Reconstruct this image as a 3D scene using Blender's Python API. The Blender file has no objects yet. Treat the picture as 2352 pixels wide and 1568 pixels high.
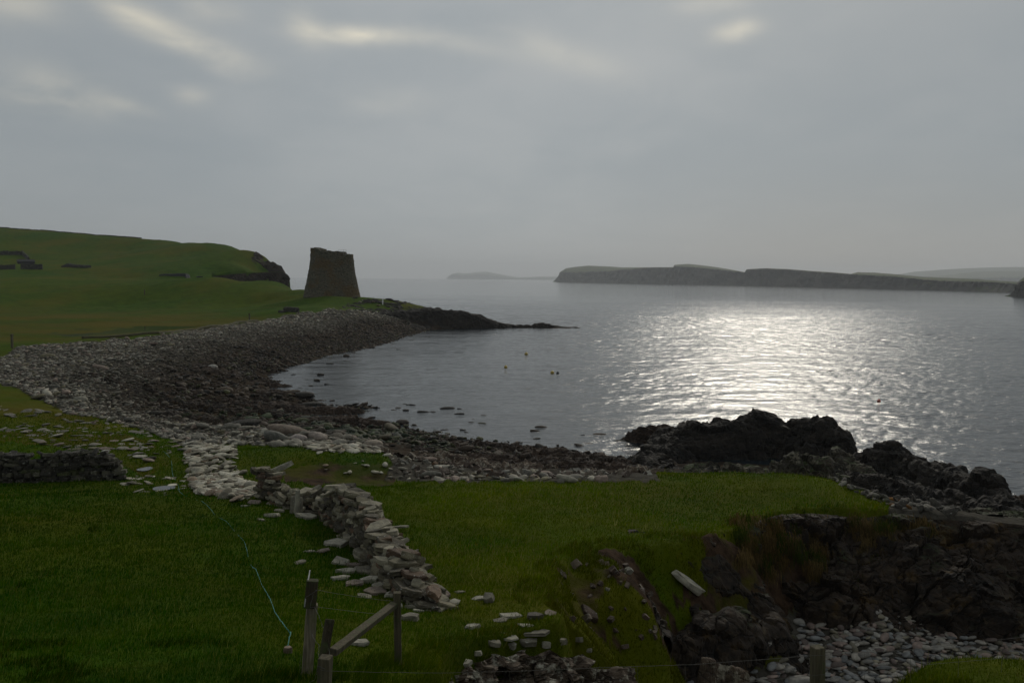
import bpy, math
import numpy as np
from mathutils import Matrix, Vector

# ------------------------------------------------------------------ camera, sky, sun, exposure
SC = bpy.context.scene
COL = SC.collection
CH = 12.7                      # camera height above the sea, metres
F = 2037.0                     # focal length in units of a 2352-wide picture
PITCH = math.atan(144/2037.0); ROLL = math.radians(0.6)
cam_d = bpy.data.cameras.new('camera'); cam = bpy.data.objects.new('camera', cam_d); COL.objects.link(cam)
cam_d.sensor_width = 36.0; cam_d.lens = 36.0*F/2352.0
cam_d.clip_start = 0.1; cam_d.clip_end = 40000
RC = (Matrix.Rotation(math.pi/2-PITCH, 3, 'X') @ Matrix.Rotation(ROLL, 3, 'Z'))
cam.matrix_world = Matrix.Translation((0, 0, CH)) @ RC.to_4x4()
SC.camera = cam
RN = np.array(RC)

SUN_EL = math.radians(27.0); SUN_AZ = math.radians(17.0)     # azimuth clockwise from +Y
sun_d = bpy.data.lights.new('sun', 'SUN'); sun = bpy.data.objects.new('sun', sun_d); COL.objects.link(sun)
sun_d.energy = 0.95; sun_d.angle = math.radians(11); sun_d.color = (1.0, 0.93, 0.80)
sd = Vector((math.sin(SUN_AZ)*math.cos(SUN_EL), math.cos(SUN_AZ)*math.cos(SUN_EL), math.sin(SUN_EL)))
sun.rotation_euler = sd.to_track_quat('Z', 'Y').to_euler()
sun.location = (60, 200, 120)

SC.view_settings.view_transform = 'Standard'; SC.view_settings.look = 'None'
SC.view_settings.exposure = 0.0; SC.view_settings.gamma = 1.0
SC.view_settings.use_curve_mapping = False
SC.render.engine = 'CYCLES'
SC.cycles.use_denoising = True
SC.cycles.max_bounces = 6; SC.cycles.volume_bounces = 0
SC.cycles.diffuse_bounces = 3; SC.cycles.glossy_bounces = 2
SC.cycles.sample_clamp_indirect = 4.0

class NT:
    """small node-tree helper"""
    def __init__(s, tree): s.t = tree; s.n = tree.nodes; s.l = tree.links
    def new(s, typ, **kw):
        n = s.n.new(typ)
        for k, v in kw.items():
            if k.startswith('i_'):
                n.inputs[k[2:].replace('_', ' ')].default_value = v
            else: setattr(n, k, v)
        return n
    def link(s, a, b): s.l.new(a, b)
    def val(s, x, inp):
        if isinstance(x, (int, float, tuple)): inp.default_value = x
        else: s.link(x, inp)
    def math(s, op, a, b=None, c=None, clamp=False):
        n = s.n.new('ShaderNodeMath'); n.operation = op; n.use_clamp = clamp
        s.val(a, n.inputs[0])
        if b is not None: s.val(b, n.inputs[1])
        if c is not None: s.val(c, n.inputs[2])
        return n.outputs[0]
    def mix(s, f, a, b, blend='MIX'):
        n = s.n.new('ShaderNodeMix'); n.data_type = 'RGBA'; n.blend_type = blend
        s.val(f, n.inputs[0])
        for x, i in ((a, 6), (b, 7)):
            if isinstance(x, tuple): n.inputs[i].default_value = x if len(x) == 4 else (*x, 1)
            else: s.link(x, n.inputs[i])
        return n.outputs[2]
    def noise(s, vec, scale, detail=4, rough=0.55, dist=0.0, out='Fac'):
        n = s.n.new('ShaderNodeTexNoise'); n.inputs['Scale'].default_value = scale
        n.inputs['Detail'].default_value = detail; n.inputs['Roughness'].default_value = rough
        n.inputs['Distortion'].default_value = dist
        if vec is not None: s.link(vec, n.inputs['Vector'])
        return n.outputs[out]
    def ramp(s, x, a, b, clamp=True):
        n = s.n.new('ShaderNodeMapRange'); n.clamp = clamp; n.interpolation_type = 'SMOOTHSTEP'
        n.inputs[1].default_value = a; n.inputs[2].default_value = b
        s.link(x, n.inputs[0]); return n.outputs[0]
    def mapping(s, vec, scale=(1, 1, 1), rot=(0, 0, 0), loc=(0, 0, 0)):
        n = s.n.new('ShaderNodeMapping'); n.inputs['Scale'].default_value = scale
        n.inputs['Rotation'].default_value = rot; n.inputs['Location'].default_value = loc
        s.link(vec, n.inputs[0]); return n.outputs[0]

world = bpy.data.worlds.new('World'); SC.world = world; world.use_nodes = True
W_ = NT(world.node_tree); W_.n.clear()
wout = W_.new('ShaderNodeOutputWorld'); bg = W_.new('ShaderNodeBackground')
tc = W_.new('ShaderNodeTexCoord'); sep = W_.new('ShaderNodeSeparateXYZ'); W_.link(tc.outputs['Generated'], sep.inputs[0])
sky = W_.new('ShaderNodeTexSky', sky_type='NISHITA', sun_disc=False, sun_elevation=SUN_EL, sun_rotation=SUN_AZ,
             air_density=1.0, dust_density=0.6)
az = W_.math('ARCTAN2', sep.outputs[0], sep.outputs[1]); el = W_.math('ARCSINE', sep.outputs[2])
az = W_.math('MULTIPLY', az, 57.2958); el = W_.math('MULTIPLY', el, 57.2958)
# cloud deck coordinates: the direction projected on a layer overhead
zz = W_.math('MAXIMUM', sep.outputs[2], 0.0); zz = W_.math('ADD', zz, 0.16)
dx = W_.math('DIVIDE', sep.outputs[0], zz); dy = W_.math('DIVIDE', sep.outputs[1], zz)
cv = W_.new('ShaderNodeCombineXYZ'); W_.link(dx, cv.inputs[0]); W_.link(dy, cv.inputs[1])
cvec = W_.mapping(cv.outputs[0], scale=(1, 0.8, 1), rot=(0, 0, 0.3), loc=(3.1, 1.7, 0))
n1 = W_.noise(cvec, 0.75, 5, 0.5, 0.3); n2 = W_.noise(cvec, 2.6, 5, 0.55, 0.4)
cl = W_.math('ADD', W_.math('MULTIPLY', n1, 0.62), W_.math('MULTIPLY', n2, 0.38))
clf = W_.ramp(cl, 0.36, 0.66)
ccol = W_.mix(clf, (0.305, 0.336, 0.354, 1), (0.375, 0.395, 0.402, 1))
def blob(a0, e0, wa, we, rot=0.0, soft=1.0):
    """soft bright opening in the cloud deck at azimuth a0 and elevation e0 (degrees)"""
    da = W_.math('SUBTRACT', az, a0); de = W_.math('SUBTRACT', el, e0)
    c, s = math.cos(rot), math.sin(rot)
    p = W_.math('ADD', W_.math('MULTIPLY', da, c/wa), W_.math('MULTIPLY', de, s/wa))
    q = W_.math('ADD', W_.math('MULTIPLY', da, -s/we), W_.math('MULTIPLY', de, c/we))
    d2 = W_.math('ADD', W_.math('MULTIPLY', p, p), W_.math('MULTIPLY', q, q))
    return W_.math('EXPONENT', W_.math('MULTIPLY', d2, -1.0))
openings = None
def pix_dir(u, v):
    d = RN @ np.array(((u-1176)/F, (784-v)/F, -1.0)); d /= np.linalg.norm(d)
    return math.degrees(math.atan2(d[0], d[1])), math.degrees(math.asin(d[2]))
for (u, v, wa, we, rot, amp) in [(370, 72, 3.6, 0.75, -0.40, 0.9), (290, 42, 1.2, 0.6, -0.3, 0.5), (520, 120, 3.0, 0.6, -0.35, 0.28),
        (700, 62, 1.2, 0.9, -0.6, 0.45), (830, 80, 2.9, 0.5, 0.0, 0.95), (150, 205, 2.4, 1.0, -0.2, 0.5), (60, 225, 3.5, 0.6, 0, 0.35),
        (300, 245, 1.5, 0.4, -0.2, 0.3), (440, 222, 1.0, 0.6, 0, 0.35), (1695, 70, 1.3, 0.55, 0.15, 0.75), (1290, 125, 4, 0.9, -0.3, 0.22),
        (40, 12, 2.2, 0.9, 0, 0.5), (480, 25, 1.6, 0.6, 0, 0.45), (1640, 5, 2.2, 0.6, 0, 0.3), (1060, 100, 3.0, 0.6, -0.2, 0.2), (900, 235, 3.0, 0.8, 0, 0.10)]:
    a0, e0 = pix_dir(u, v)
    g = W_.math('MULTIPLY', blob(a0, e0, wa, we, rot), amp)
    openings = g if openings is None else W_.math('ADD', openings, g)
br = W_.ramp(n2, 0.30, 0.66); br = W_.math('ADD', W_.math('MULTIPLY', br, 0.9), 0.15)
openings = W_.math('MULTIPLY', openings, br, clamp=True)
ccol = W_.mix(openings, ccol, (0.84, 0.77, 0.61, 1))
# the deck thins toward the horizon: grey-blue air on the left, faintly pink on the right
hz = W_.ramp(el, 9.0, -1.0)
pinky = W_.ramp(az, 0.0, 24.0)
hcol = W_.mix(pinky, (0.325, 0.350, 0.370, 1), (0.300, 0.290, 0.280, 1))
ccol = W_.mix(W_.math('MULTIPLY', hz, 0.85), ccol, hcol)
# brighter overhead around the hidden sun, darker mid-height
mid = W_.math('MULTIPLY', W_.math('EXPONENT', W_.math('MULTIPLY', W_.math('POWER', W_.math('DIVIDE', W_.math('SUBTRACT', el, 7.0), 6.0), 2.0), -1.0)), 0.10)
ccol = W_.mix(mid, ccol, (0.19, 0.23, 0.27, 1))
sidez = W_.ramp(W_.math('ABSOLUTE', W_.math('ADD', az, 1.0)), 4.0, 30.0)
ccol = W_.mix(W_.math('MULTIPLY', sidez, 0.40), ccol, (0.215, 0.240, 0.255, 1))
glow = W_.math('MULTIPLY', blob(15.0, 35.0, 17, 11), 0.80)
ccol = W_.mix(glow, ccol, (1.15, 1.08, 0.95, 1))
skys = W_.mix(1.0, sky.outputs[0], (0.07, 0.07, 0.07, 1), 'MULTIPLY')
fin = W_.mix(0.95, skys, ccol)
W_.link(fin, bg.inputs[0]); bg.inputs[1].default_value = 1.05
W_.link(bg.outputs[0], wout.inputs[0])

# ------------------------------------------------------------------ numpy helpers
def h3(ix, iy, iz, seed=0):
    with np.errstate(over='ignore'):
        n = ix.astype(np.int64)*374761393 + iy.astype(np.int64)*668265263 + iz.astype(np.int64)*2147483647 + seed*974634777
        n = (n ^ (n >> 13))*1274126177
        n = n & 0x7fffffffffff
        n = (n ^ (n >> 16))
    return (n & 0xffffff)/float(0xffffff)
def vn(p, seed=0):
    f = np.floor(p).astype(np.int64); t = p-f; t = t*t*(3-2*t)
    r = 0
    for a in (0, 1):
        wa = t[:, 0] if a else 1-t[:, 0]
        for b in (0, 1):
            wb = t[:, 1] if b else 1-t[:, 1]
            for c in (0, 1):
                wc = t[:, 2] if c else 1-t[:, 2]
                r = r + h3(f[:, 0]+a, f[:, 1]+b, f[:, 2]+c, seed)*wa*wb*wc
    return r*2-1
def fbm(p, octv=4, rough=0.5, seed=0, lac=2.03):
    r = 0; a = 1.0; s = 0
    for i in range(octv):
        r = r + a*vn(p*lac**i+i*17.3, seed+i); s += a; a *= rough
    return r/s
def fb2(x, y, sc, octv=4, rough=0.5, seed=0):
    return fbm(np.stack([x/sc, y/sc, np.zeros_like(x)+seed*3.7], 1), octv, rough, seed)
def worley(p, seed=0):
    """returns F1, F2 and the random value of the nearest cell"""
    f = np.floor(p).astype(np.int64); N = len(p)
    F1 = np.full(N, 9.0); F2 = np.full(N, 9.0); cid = np.zeros(N); tl = np.zeros(N)
    for a in (-1, 0, 1):
        for b in (-1, 0, 1):
            for c in (-1, 0, 1):
                i, j, k = f[:, 0]+a, f[:, 1]+b, f[:, 2]+c
                q = np.stack([i+h3(i, j, k, seed), j+h3(i, j, k, seed+1), k+h3(i, j, k, seed+2)], 1)
                d = np.sqrt(((q-p)**2).sum(1)); r = h3(i, j, k, seed+3)
                m = d < F1
                F2 = np.where(m, F1, np.minimum(F2, d)); cid = np.where(m, r, cid); F1 = np.where(m, d, F1)
                e = (p-q)*np.stack([r*7.13 % 1-.5, r*13.7 % 1-.5, r*29.3 % 1-.5], 1); tl = np.where(m, e.sum(1), tl)
    worley.tilt = tl
    return F1, F2, cid
def chunk(p, sc, seed=0, crack=0.5):
    """blocky rock relief in about -1..1"""
    F1, F2, c = worley(p/sc, seed)
    return (c*2-1)*0.7 + 2.4*worley.tilt - crack*np.clip(1-(F2-F1)*7, 0, 1)   # tilted flat facets with cracks between
def smooth(x, a, b):
    t = np.clip((x-a)/(b-a), 0, 1); return t*t*(3-2*t)
def project(x, y, z):
    p = np.stack([x, y, z-CH], 0); c = RN.T @ p
    w = np.maximum(-c[2], 1e-4)
    return 1176+F*c[0]/w, 784-F*c[1]/w
def W(u, v, z=None, D=None):
    d = RN @ np.array(((u-1176)/F, (784-v)/F, -1.0))
    t = (z-CH)/d[2] if z is not None else D/d[1]
    return np.array((d[0]*t, d[1]*t, CH+d[2]*t))
def inpoly(u, v, poly):
    r = np.zeros(len(u), bool); n = len(poly)
    for i in range(n):
        x1, y1 = poly[i]; x2, y2 = poly[(i+1) % n]
        if y1 == y2: continue
        c = ((y1 > v) != (y2 > v)) & (u < (x2-x1)*(v-y1)/(y2-y1)+x1)
        r ^= c
    return r

# ------------------------------------------------------------------ object helpers
def tag(o, label=None, cat=None, group=None, kind=None):
    if label: o['label'] = label
    if label and not kind and o.parent is None: kind = 'thing'
    if cat: o['category'] = cat
    if group: o['group'] = group
    if kind: o['kind'] = kind
    return o
def mesh_np(name, verts, faces, mat=None, col=None, smooth_=True, parent=None, link=True):
    """faces: (M,3) or (M,4) int array; col: per-vertex rgb"""
    me = bpy.data.meshes.new(name); verts = np.asarray(verts, np.float32); faces = np.asarray(faces, np.int32)
    me.vertices.add(len(verts)); me.vertices.foreach_set('co', verts.ravel())
    k = faces.shape[1]; me.loops.add(faces.size); me.loops.foreach_set('vertex_index', faces.ravel())
    me.polygons.add(len(faces)); me.polygons.foreach_set('loop_start', np.arange(0, faces.size, k, dtype=np.int32))
    me.polygons.foreach_set('loop_total', np.full(len(faces), k, np.int32))
    me.polygons.foreach_set('use_smooth', np.full(len(faces), smooth_, bool))
    me.update(calc_edges=True)
    if col is not None:
        a = me.color_attributes.new('Col', 'FLOAT_COLOR', 'POINT')
        c = np.ones((len(verts), 4), np.float32); c[:, :3] = col; a.data.foreach_set('color', c.ravel())
    if mat: me.materials.append(mat)
    if not link: return me
    o = bpy.data.objects.new(name, me); COL.objects.link(o)
    if parent is not None: o.parent = parent
    return o
def empty(name, loc=(0, 0, 0), rz=0.0):
    o = bpy.data.objects.new(name, None); COL.objects.link(o); o.location = loc; o.rotation_euler = (0, 0, rz)
    o.empty_display_size = 0.3
    return o
def gridfaces(nu, nv, close=False):
    i = np.arange(nu-1 if not close else nu); j = np.arange(nv-1)
    I, J = np.meshgrid(i, j, indexing='ij'); I2 = (I+1) % nu
    return np.stack([I*nv+J, I2*nv+J, I2*nv+J+1, I*nv+J+1], -1).reshape(-1, 4)
def vnormals(P):
    """P (nu,nv,3) grid -> normals"""
    du = np.gradient(P, axis=0); dv = np.gradient(P, axis=1)
    n = np.cross(du, dv); l = np.linalg.norm(n, axis=2, keepdims=True); return n/np.maximum(l, 1e-9)

# ------------------------------------------------------------------ materials
def bump(T, h, dist, strength=1.0, normal=None):
    b = T.new('ShaderNodeBump'); b.inputs['Strength'].default_value = strength; b.inputs['Distance'].default_value = dist
    T.link(h, b.inputs['Height'])
    if normal is not None: T.link(normal, b.inputs['Normal'])
    return b.outputs[0]
def new_mat(name):
    m = bpy.data.materials.new(name); m.use_nodes = True; T = NT(m.node_tree)
    p = T.n['Principled BSDF']; p.inputs['Roughness'].default_value = 0.9
    p.inputs['Specular IOR Level'].default_value = 0.25
    return m, T, p

def mat_rock(name, c1, c2, c3, lichen=(0.35, 0.34, 0.30), lich=0.6, sc=1.0, strat=(1, 1, 3), rot=(0.2, 0.3, 0.1), rough=0.85, bdist=0.08, spec=0.25, moss=None, mossamt=0.0, ochre=None):
    m, T, p = new_mat(name)
    g = T.new('ShaderNodeNewGeometry').outputs['Position']
    v = T.mapping(g, scale=tuple(sc*s for s in strat), rot=rot)
    a = T.noise(v, 0.5, 6, 0.6); b = T.noise(v, 3.5, 5, 0.6)
    col = T.mix(T.ramp(a, 0.35, 0.65), c1, c2); col = T.mix(T.math('MULTIPLY', T.ramp(b, 0.45, 0.75), 0.6), col, c3)
    vor = T.new('ShaderNodeTexVoronoi', feature='DISTANCE_TO_EDGE'); vor.inputs['Scale'].default_value = 1.6
    T.link(T.mix(0.25, v, T.noise(v, 2.0, 3, 0.6, out='Color')), vor.inputs['Vector'])
    crack = T.ramp(vor.outputs['Distance'], 0.0, 0.06)
    col = T.mix(T.math('MULTIPLY', T.math('SUBTRACT', 1.0, crack), 0.55), col, (0.010, 0.009, 0.008, 1))
    l = T.noise(g, 2.3*sc, 6, 0.7); l2 = T.ramp(l, lich, lich+0.08)
    col = T.mix(T.math('MULTIPLY', l2, 0.8), col, lichen)
    if ochre:
        col = T.mix(T.math('MULTIPLY', T.ramp(T.noise(g, 1.1, 5, 0.7), 0.56, 0.68), 0.7), col, ochre)
    if moss:
        sepn = T.new('ShaderNodeSeparateXYZ'); T.link(T.new('ShaderNodeNewGeometry').outputs['Normal'], sepn.inputs[0])
        mm = T.math('MULTIPLY', T.ramp(sepn.outputs[2], 0.55, 0.9), T.ramp(T.noise(g, 0.6*sc, 4, 0.6), 0.62-mossamt, 0.78-mossamt))
        col = T.mix(mm, col, moss)
    T.link(col, p.inputs['Base Color']); p.inputs['Roughness'].default_value = rough
    p.inputs['Specular IOR Level'].default_value = spec
    h = T.math('ADD', T.math('MULTIPLY', T.noise(v, 1.6, 8, 0.58), 1.0), T.math('MULTIPLY', crack, 0.25))
    T.link(bump(T, h, bdist/sc, 0.9), p.inputs['Normal'])
    return m
def mat_stone(name, use_obj=False, lich=0.60, lcol=(0.42, 0.41, 0.36), spec=0.3):
    m, T, p = new_mat(name)
    if use_obj: base = T.new('ShaderNodeObjectInfo').outputs['Color']
    else:
        at = T.new('ShaderNodeAttribute'); at.attribute_name = 'Col'; base = at.outputs['Color']
    g = T.new('ShaderNodeNewGeometry').outputs['Position']
    a = T.noise(g, 5.0, 5, 0.6); b = T.noise(g, 14.0, 5, 0.65)
    col = T.mix(T.ramp(a, 0.3, 0.7), T.mix(1.0, base, (0.62, 0.60, 0.58, 1), 'MULTIPLY'), T.mix(1.0, base, (1.25, 1.22, 1.15, 1), 'MULTIPLY'))
    col = T.mix(T.math('MULTIPLY', T.ramp(b, lich, lich+0.07), 0.55), col, lcol)
    T.link(col, p.inputs['Base Color']); p.inputs['Roughness'].default_value = 0.8
    p.inputs['Specular IOR Level'].default_value = spec
    T.link(bump(T, T.noise(g, 9.0, 7, 0.65), 0.05, 0.8), p.inputs['Normal'])
    return m
M = {}
M['stone'] = mat_stone('stone'); M['stone_obj'] = mat_stone('stone_single', True)
M['pebble'] = mat_stone('pebble', lich=0.72, spec=0.4); M['pebble_obj'] = mat_stone('pebble_single', True, lich=0.72, spec=0.4)
M['darkrock'] = mat_rock('dark_sea_rock', (0.0069, 0.0059, 0.0047, 1), (0.0231, 0.0181, 0.0131, 1), (0.0433, 0.0331, 0.0210, 1), (0.0635, 0.0534, 0.0351), 0.60, bdist=0.25)
M['brownrock'] = mat_rock('brown_shore_rock', (0.0189, 0.0116, 0.0076, 1), (0.0536, 0.0338, 0.0214, 1), (0.0819, 0.0582, 0.0382, 1), (0.1386, 0.1164, 0.0867), 0.63, strat=(0.6, 1.2, 4), bdist=0.2)
M['cliffrock'] = mat_rock('cove_cliff_rock', (0.0095, 0.0068, 0.0047, 1), (0.0326, 0.0223, 0.0145, 1), (0.0630, 0.0412, 0.0213, 1), (0.0788, 0.0582, 0.0319), 0.60, strat=(1, 1, 1.6), bdist=0.18, ochre=(0.070, 0.040, 0.008, 1), moss=(0.0158, 0.0243, 0.0034, 1), mossamt=0.12)
M['palerock'] = mat_rock('pale_lichened_rock', (0.0551, 0.0364, 0.0255, 1), (0.1260, 0.0909, 0.0638, 1), (0.1890, 0.1528, 0.1084, 1), (0.3308, 0.2983, 0.2295), 0.52, strat=(1.2, 1.2, 2.5), bdist=0.08, sc=1.4)
M['lichrock'] = mat_rock('lichened_shore_rock', (0.0205, 0.0177, 0.0122, 1), (0.0614, 0.0504, 0.0343, 1), (0.1160, 0.0977, 0.0663, 1), (0.2048, 0.1828, 0.1326), 0.55, bdist=0.12, moss=(0.0205, 0.0315, 0.0044, 1), mossamt=0.2)
# ------------------------------------------------------------------ terrain heights
CP = []   # control points x, y, z
def P(u, v, z): CP.append(W(u, v, z=z))
def PD(u, v, D): CP.append(W(u, v, D=D))
def PW(x, y, z): CP.append(np.array((x, y, z), float))
# viewer's knoll
for a in (-60, -35, -12, 12, 35, 60):
    for r, z in ((1.2, 11.0), (3.0, 10.6), (5.5, 9.4)): PW(r*math.sin(math.radians(a)), r*math.cos(math.radians(a)), z)
for x, y, z in ((-9, 3, 9.9), (-14, 7, 8.6), (9, 3, 9.9), (14, 7, 9.0), (-20, 14, 7.4), (0, 8.3, 8.3), (2.5, 8.2, 8.25), (6, 8.2, 8.75), (4.4, 9.5, 8.25), (5.1, 9.8, 8.42), (6.4, 9.8, 8.40), (8, 9.5, 8.6), (3.6, 9.2, 8.15)): PW(x, y, z)
for t in [(-300,1560,8.0),(100,1560,8.0),(400,1540,8.05),(700,1556,8.15),(-300,1400,7.2),(50,1400,7.2),(300,1400,7.2),(600,1400,7.2),
          (800,1450,7.3),(912,1530,7.4),(1000,1500,7.15),(1150,1450,6.6),(1000,1400,6.5),(1000,1350,6.3),(870,1310,6.0),(750,1300,6.1),
          (300,1250,6.2),(50,1250,6.2),(-300,1250,6.2),(600,1250,6.0),(800,1240,5.7),(1200,1300,5.8),(1400,1250,5.2),(1300,1200,5.1),(1100,1200,5.4),
          (1600,1200,5.0),(1800,1160,4.85),(1300,1150,4.95),(1600,1140,4.85),(300,1150,5.4),(100,1150,5.4),(-300,1150,5.4),(300,1130,5.2),(-200,1105,4.9),(0,1105,4.9),(200,1100,4.9),(400,1100,4.8),
          (620,1130,5.0),(690,1165,5.2),(760,1190,5.35),(560,1180,5.4),(850,1125,5.0),(1000,1108,4.85),(1300,1103,4.7),(1600,1097,4.65),(1850,1095,4.6),(2030,1150,4.6),(1960,1120,4.6),
          (100,1040,4.6),(300,1040,4.55),(-300,1040,4.6),(300,1000,4.3),(100,960,4.0),(-300,960,4.1),(0,900,3.75),(-300,900,3.8),(100,830,3.6),(0,820,3.6),(-300,820,3.7),
          (600,1050,4.75),(850,1045,4.75),(720,1025,4.6),(480,1040,4.45),(560,1100,4.8),(440,1070,4.6),
          (420,1022,3.9),(340,985,3.6),(200,950,3.4),(540,1015,3.4),(700,1005,2.9),
          # hollow behind the tumbled wall
          (700,1098,4.45),(800,1100,4.4),(900,1095,4.3),(980,1085,4.0),(900,1062,4.5),
          # foreshore in front of the plateau
          (1050,1062,1.2),(1100,1080,2.0),(1200,1085,1.7),(1200,1055,0.3),(1400,1092,1.6),(1450,1080,0.4),(1350,1065,0.15),(1600,1092,2.4),(1800,1090,2.2),
          # shoreline
          (1325,751,0),(1200,750,0),(1060,754,0),(980,758,0),(900,785,0),(800,808,0),(720,827,0),(640,852,0),(600,870,0),(640,905,0),(800,938,0),(700,957,-0.1),(760,976,0.2),(720,918,-.4),(690,910,-.2),(760,948,-.4),(820,956,-.4),(650,882,-.3),(700,945,-.2),(900,985,0),(1030,1018,0),(1200,1035,0),(1440,1066,0),(1600,1050,-0.6),(1760,1078,0),(1900,1080,-0.3),
          # seabed
          (1325,790,-2),(1060,790,-2),(980,810,-2),(860,850,-2),(760,880,-2),(720,930,-1.2),(1000,960,-2),(1200,990,-2),(1400,1000,-2),(1800,900,-3),(2300,900,-3),(1500,850,-3),
          # storm beach, dark lower half and pale upper half
          (560,860,1.0),(500,880,1.2),(400,900,1.9),(300,900,2.4),(500,830,2.1),(650,810,1.3),(760,775,1.6),(850,745,2.2),(520,930,0.9),(600,960,0.9),(420,950,1.6),(450,985,1.9),(600,990,1.7),(300,945,2.4),(200,910,3.0),(100,880,3.5),
          (760,716,4.8),(680,724,4.3),(600,740,3.8),(520,750,3.8),(420,764,3.8),(300,779,3.8),(200,790,3.8),(60,800,3.75),
          (400,830,2.9),(250,850,3.2),(650,765,2.6),
          # wet flat behind the crest and the far pasture
          (300,770,3.0),(200,779,3.0),(100,784,3.0),(370,763,3.0),(420,757,2.9),(590,736,3.0),(500,744,2.6),(400,757,2.5),(300,757,2.4),(200,758,2.4),(100,765,2.5),(0,770,2.7),(-300,760,3.0),
          (500,720,3.5),(300,735,2.8),(100,735,2.8),(-300,730,3.3),
          (300,700,4.0),(100,700,4.0),(600,700,4.6),(-300,700,4.2)]: P(*t)
for t in [(820,716,205),(650,710,205),(750,700,222),(850,700,226),(920,700,230),(965,706,229),(760,681,240),(830,682,238),(900,687,236),(950,697,235),(1000,712,233),(700,686,238),(700,664,262),(665,659,285),(560,645,282),(490,634,284),(600,653,287),(430,645,300),(300,640,335),(150,640,315),(0,640,300),(-300,640,300),(720,668,258),
          (0,600,400),(200,600,400),(400,600,380),(550,612,352),(450,620,345),(100,565,450),(300,575,440),(500,588,400),(300,615,360),(640,626,352),(590,627,352),(520,630,350),
          (-300,500,540),(-100,514,530),(0,524,520),(100,530,510),(200,537,500),(300,545,485),(480,565.5,450),(400,554,470),(560,577,430),(600,590,405),(625,602,385),
          ]: PD(*t)
for t in [(-300,560,640),(0,570,640),(300,590,640),(500,620,600),(-300,640,760),(200,640,760)]: PD(*t)
for x, y, z in [(-80,311,3.0),(-92,318,3.0),(-104,322,6.0),(-66,330,-2),(-92,349,13.6),(-90,351,12.5),(-110,352,16.5),(-66,287,2),(-60,300,-1)]+[(k*y_, y_, -2.5) for k in (-.2455, -.232) for y_ in (330, 350, 370, 395, 425, 470, 530, 600, 700)]: PW(x, y, z)
# back of the broch headland falls into open sea
for u, D, z in [(700,300,3.0),(760,275,3),(760,300,-2),(850,262,2),(850,285,-2),(950,250,0.5),(950,270,-2),(1050,243,0.3),(1050,262,-2),(1150,250,-2),(1250,248,-2),(1325,246,-2),(1400,240,-2),(740,330,-2),(800,420,-3),(900,600,-3)]:
    p = W(u, 700, D=D); PW(p[0], D, z)
for u, D, z in [(2500,60,-2),(2300,48,0.3),(2300,54,-1),(2000,55,-0.2),(2100,44,1.5),(2400,36,1.8),(2100,38,2.8),(2000,36,3.6),(2300,33,3.9),(2700,33,3.5),(3000,30,3),(3000,45,-1),(1960,62,-1.5),(1700,70,-2),(2300,80,-3)]:
    p = W(u, 1000, D=D); PW(p[0], D, z)
for u, D in [(1500,150),(2000,150),(2600,150),(1500,300),(2000,300),(2600,300),(1200,400),(2000,600),(1100,600)]:
    p = W(u, 1000, D=D); PW(p[0], D, -3)
CP = np.array(CP)
def lp(x, y): return np.stack([np.arctan2(x, y), 1.15*0.5*np.log(x*x+y*y)], -1)
_cq = lp(CP[:, 0], CP[:, 1])
def _ker(d2): return -np.sqrt(d2+0.02**2)
_A = _ker(((_cq[:, None]-_cq[None])**2).sum(-1)); _n = len(CP)
_S = np.zeros((_n+3, _n+3)); _S[:_n, :_n] = _A + np.eye(_n)*0.0008; _S[:_n, _n] = 1; _S[_n, :_n] = 1
_S[:_n, _n+1:] = _cq; _S[_n+1:, :_n] = _cq.T
_w = np.linalg.solve(_S, np.concatenate([CP[:, 2], [0, 0, 0]]))
def base_h(x, y):
    q = lp(x, y); out = np.empty(len(x))
    for i in range(0, len(x), 20000):
        s = slice(i, i+20000); d2 = ((q[s, None]-_cq[None])**2).sum(-1)
        out[s] = _ker(d2) @ _w[:_n] + _w[_n] + q[s] @ _w[_n+1:]
    return out

# the cove: an edge line on the plateau, ground falling away inside it
EDGE = [W(u, v, z=z)[:2] for u, v, z in [(2700,1215,4.5),(2352,1192,4.7),(2200,1180,4.7),(2050,1168,4.65),(1980,1180,4.7),(1920,1168,4.75),(1850,1166,4.8),(1770,1168,4.85),(1720,1185,4.9),
        (1695,1215,4.95),(1640,1238,5.0),(1530,1232,5.1),(1480,1245,5.15),(1440,1247,5.2),(1370,1250,5.3),(1330,1275,5.4),(1290,1295,5.5),(1255,1350,5.75),(1235,1400,6.0),(1275,1440,6.0),(1310,1470,6.0),(1290,1486,6.15),
        (1200,1486,6.3),(1110,1500,6.45),(1050,1540,6.65),(1000,1600,6.9)]]
EDGE = [tuple(p) for p in EDGE] + [(-1.45, 11.2), (-1.2, 9.7), (0.6, 9.3), (3, 9.1), (4.2, 9.3), (4.9, 9.9), (5.6, 10.1), (6.6, 10.0), (8.5, 10.0), (12, 10.8), (20, 12), (34, 14), (36, 24)]
EX = np.array(EDGE)
def seg_dist(x, y, pts, closed=True):
    d = np.full(len(x), 1e9); n = len(pts)
    for i in range(n if closed else n-1):
        a = np.array(pts[i][:2]); b = np.array(pts[(i+1) % n][:2]); ab = b-a
        t = np.clip(((x-a[0])*ab[0]+(y-a[1])*ab[1])/max(ab@ab, 1e-9), 0, 1)
        d = np.minimum(d, np.hypot(x-a[0]-t*ab[0], y-a[1]-t*ab[1]))
    return d
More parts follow.
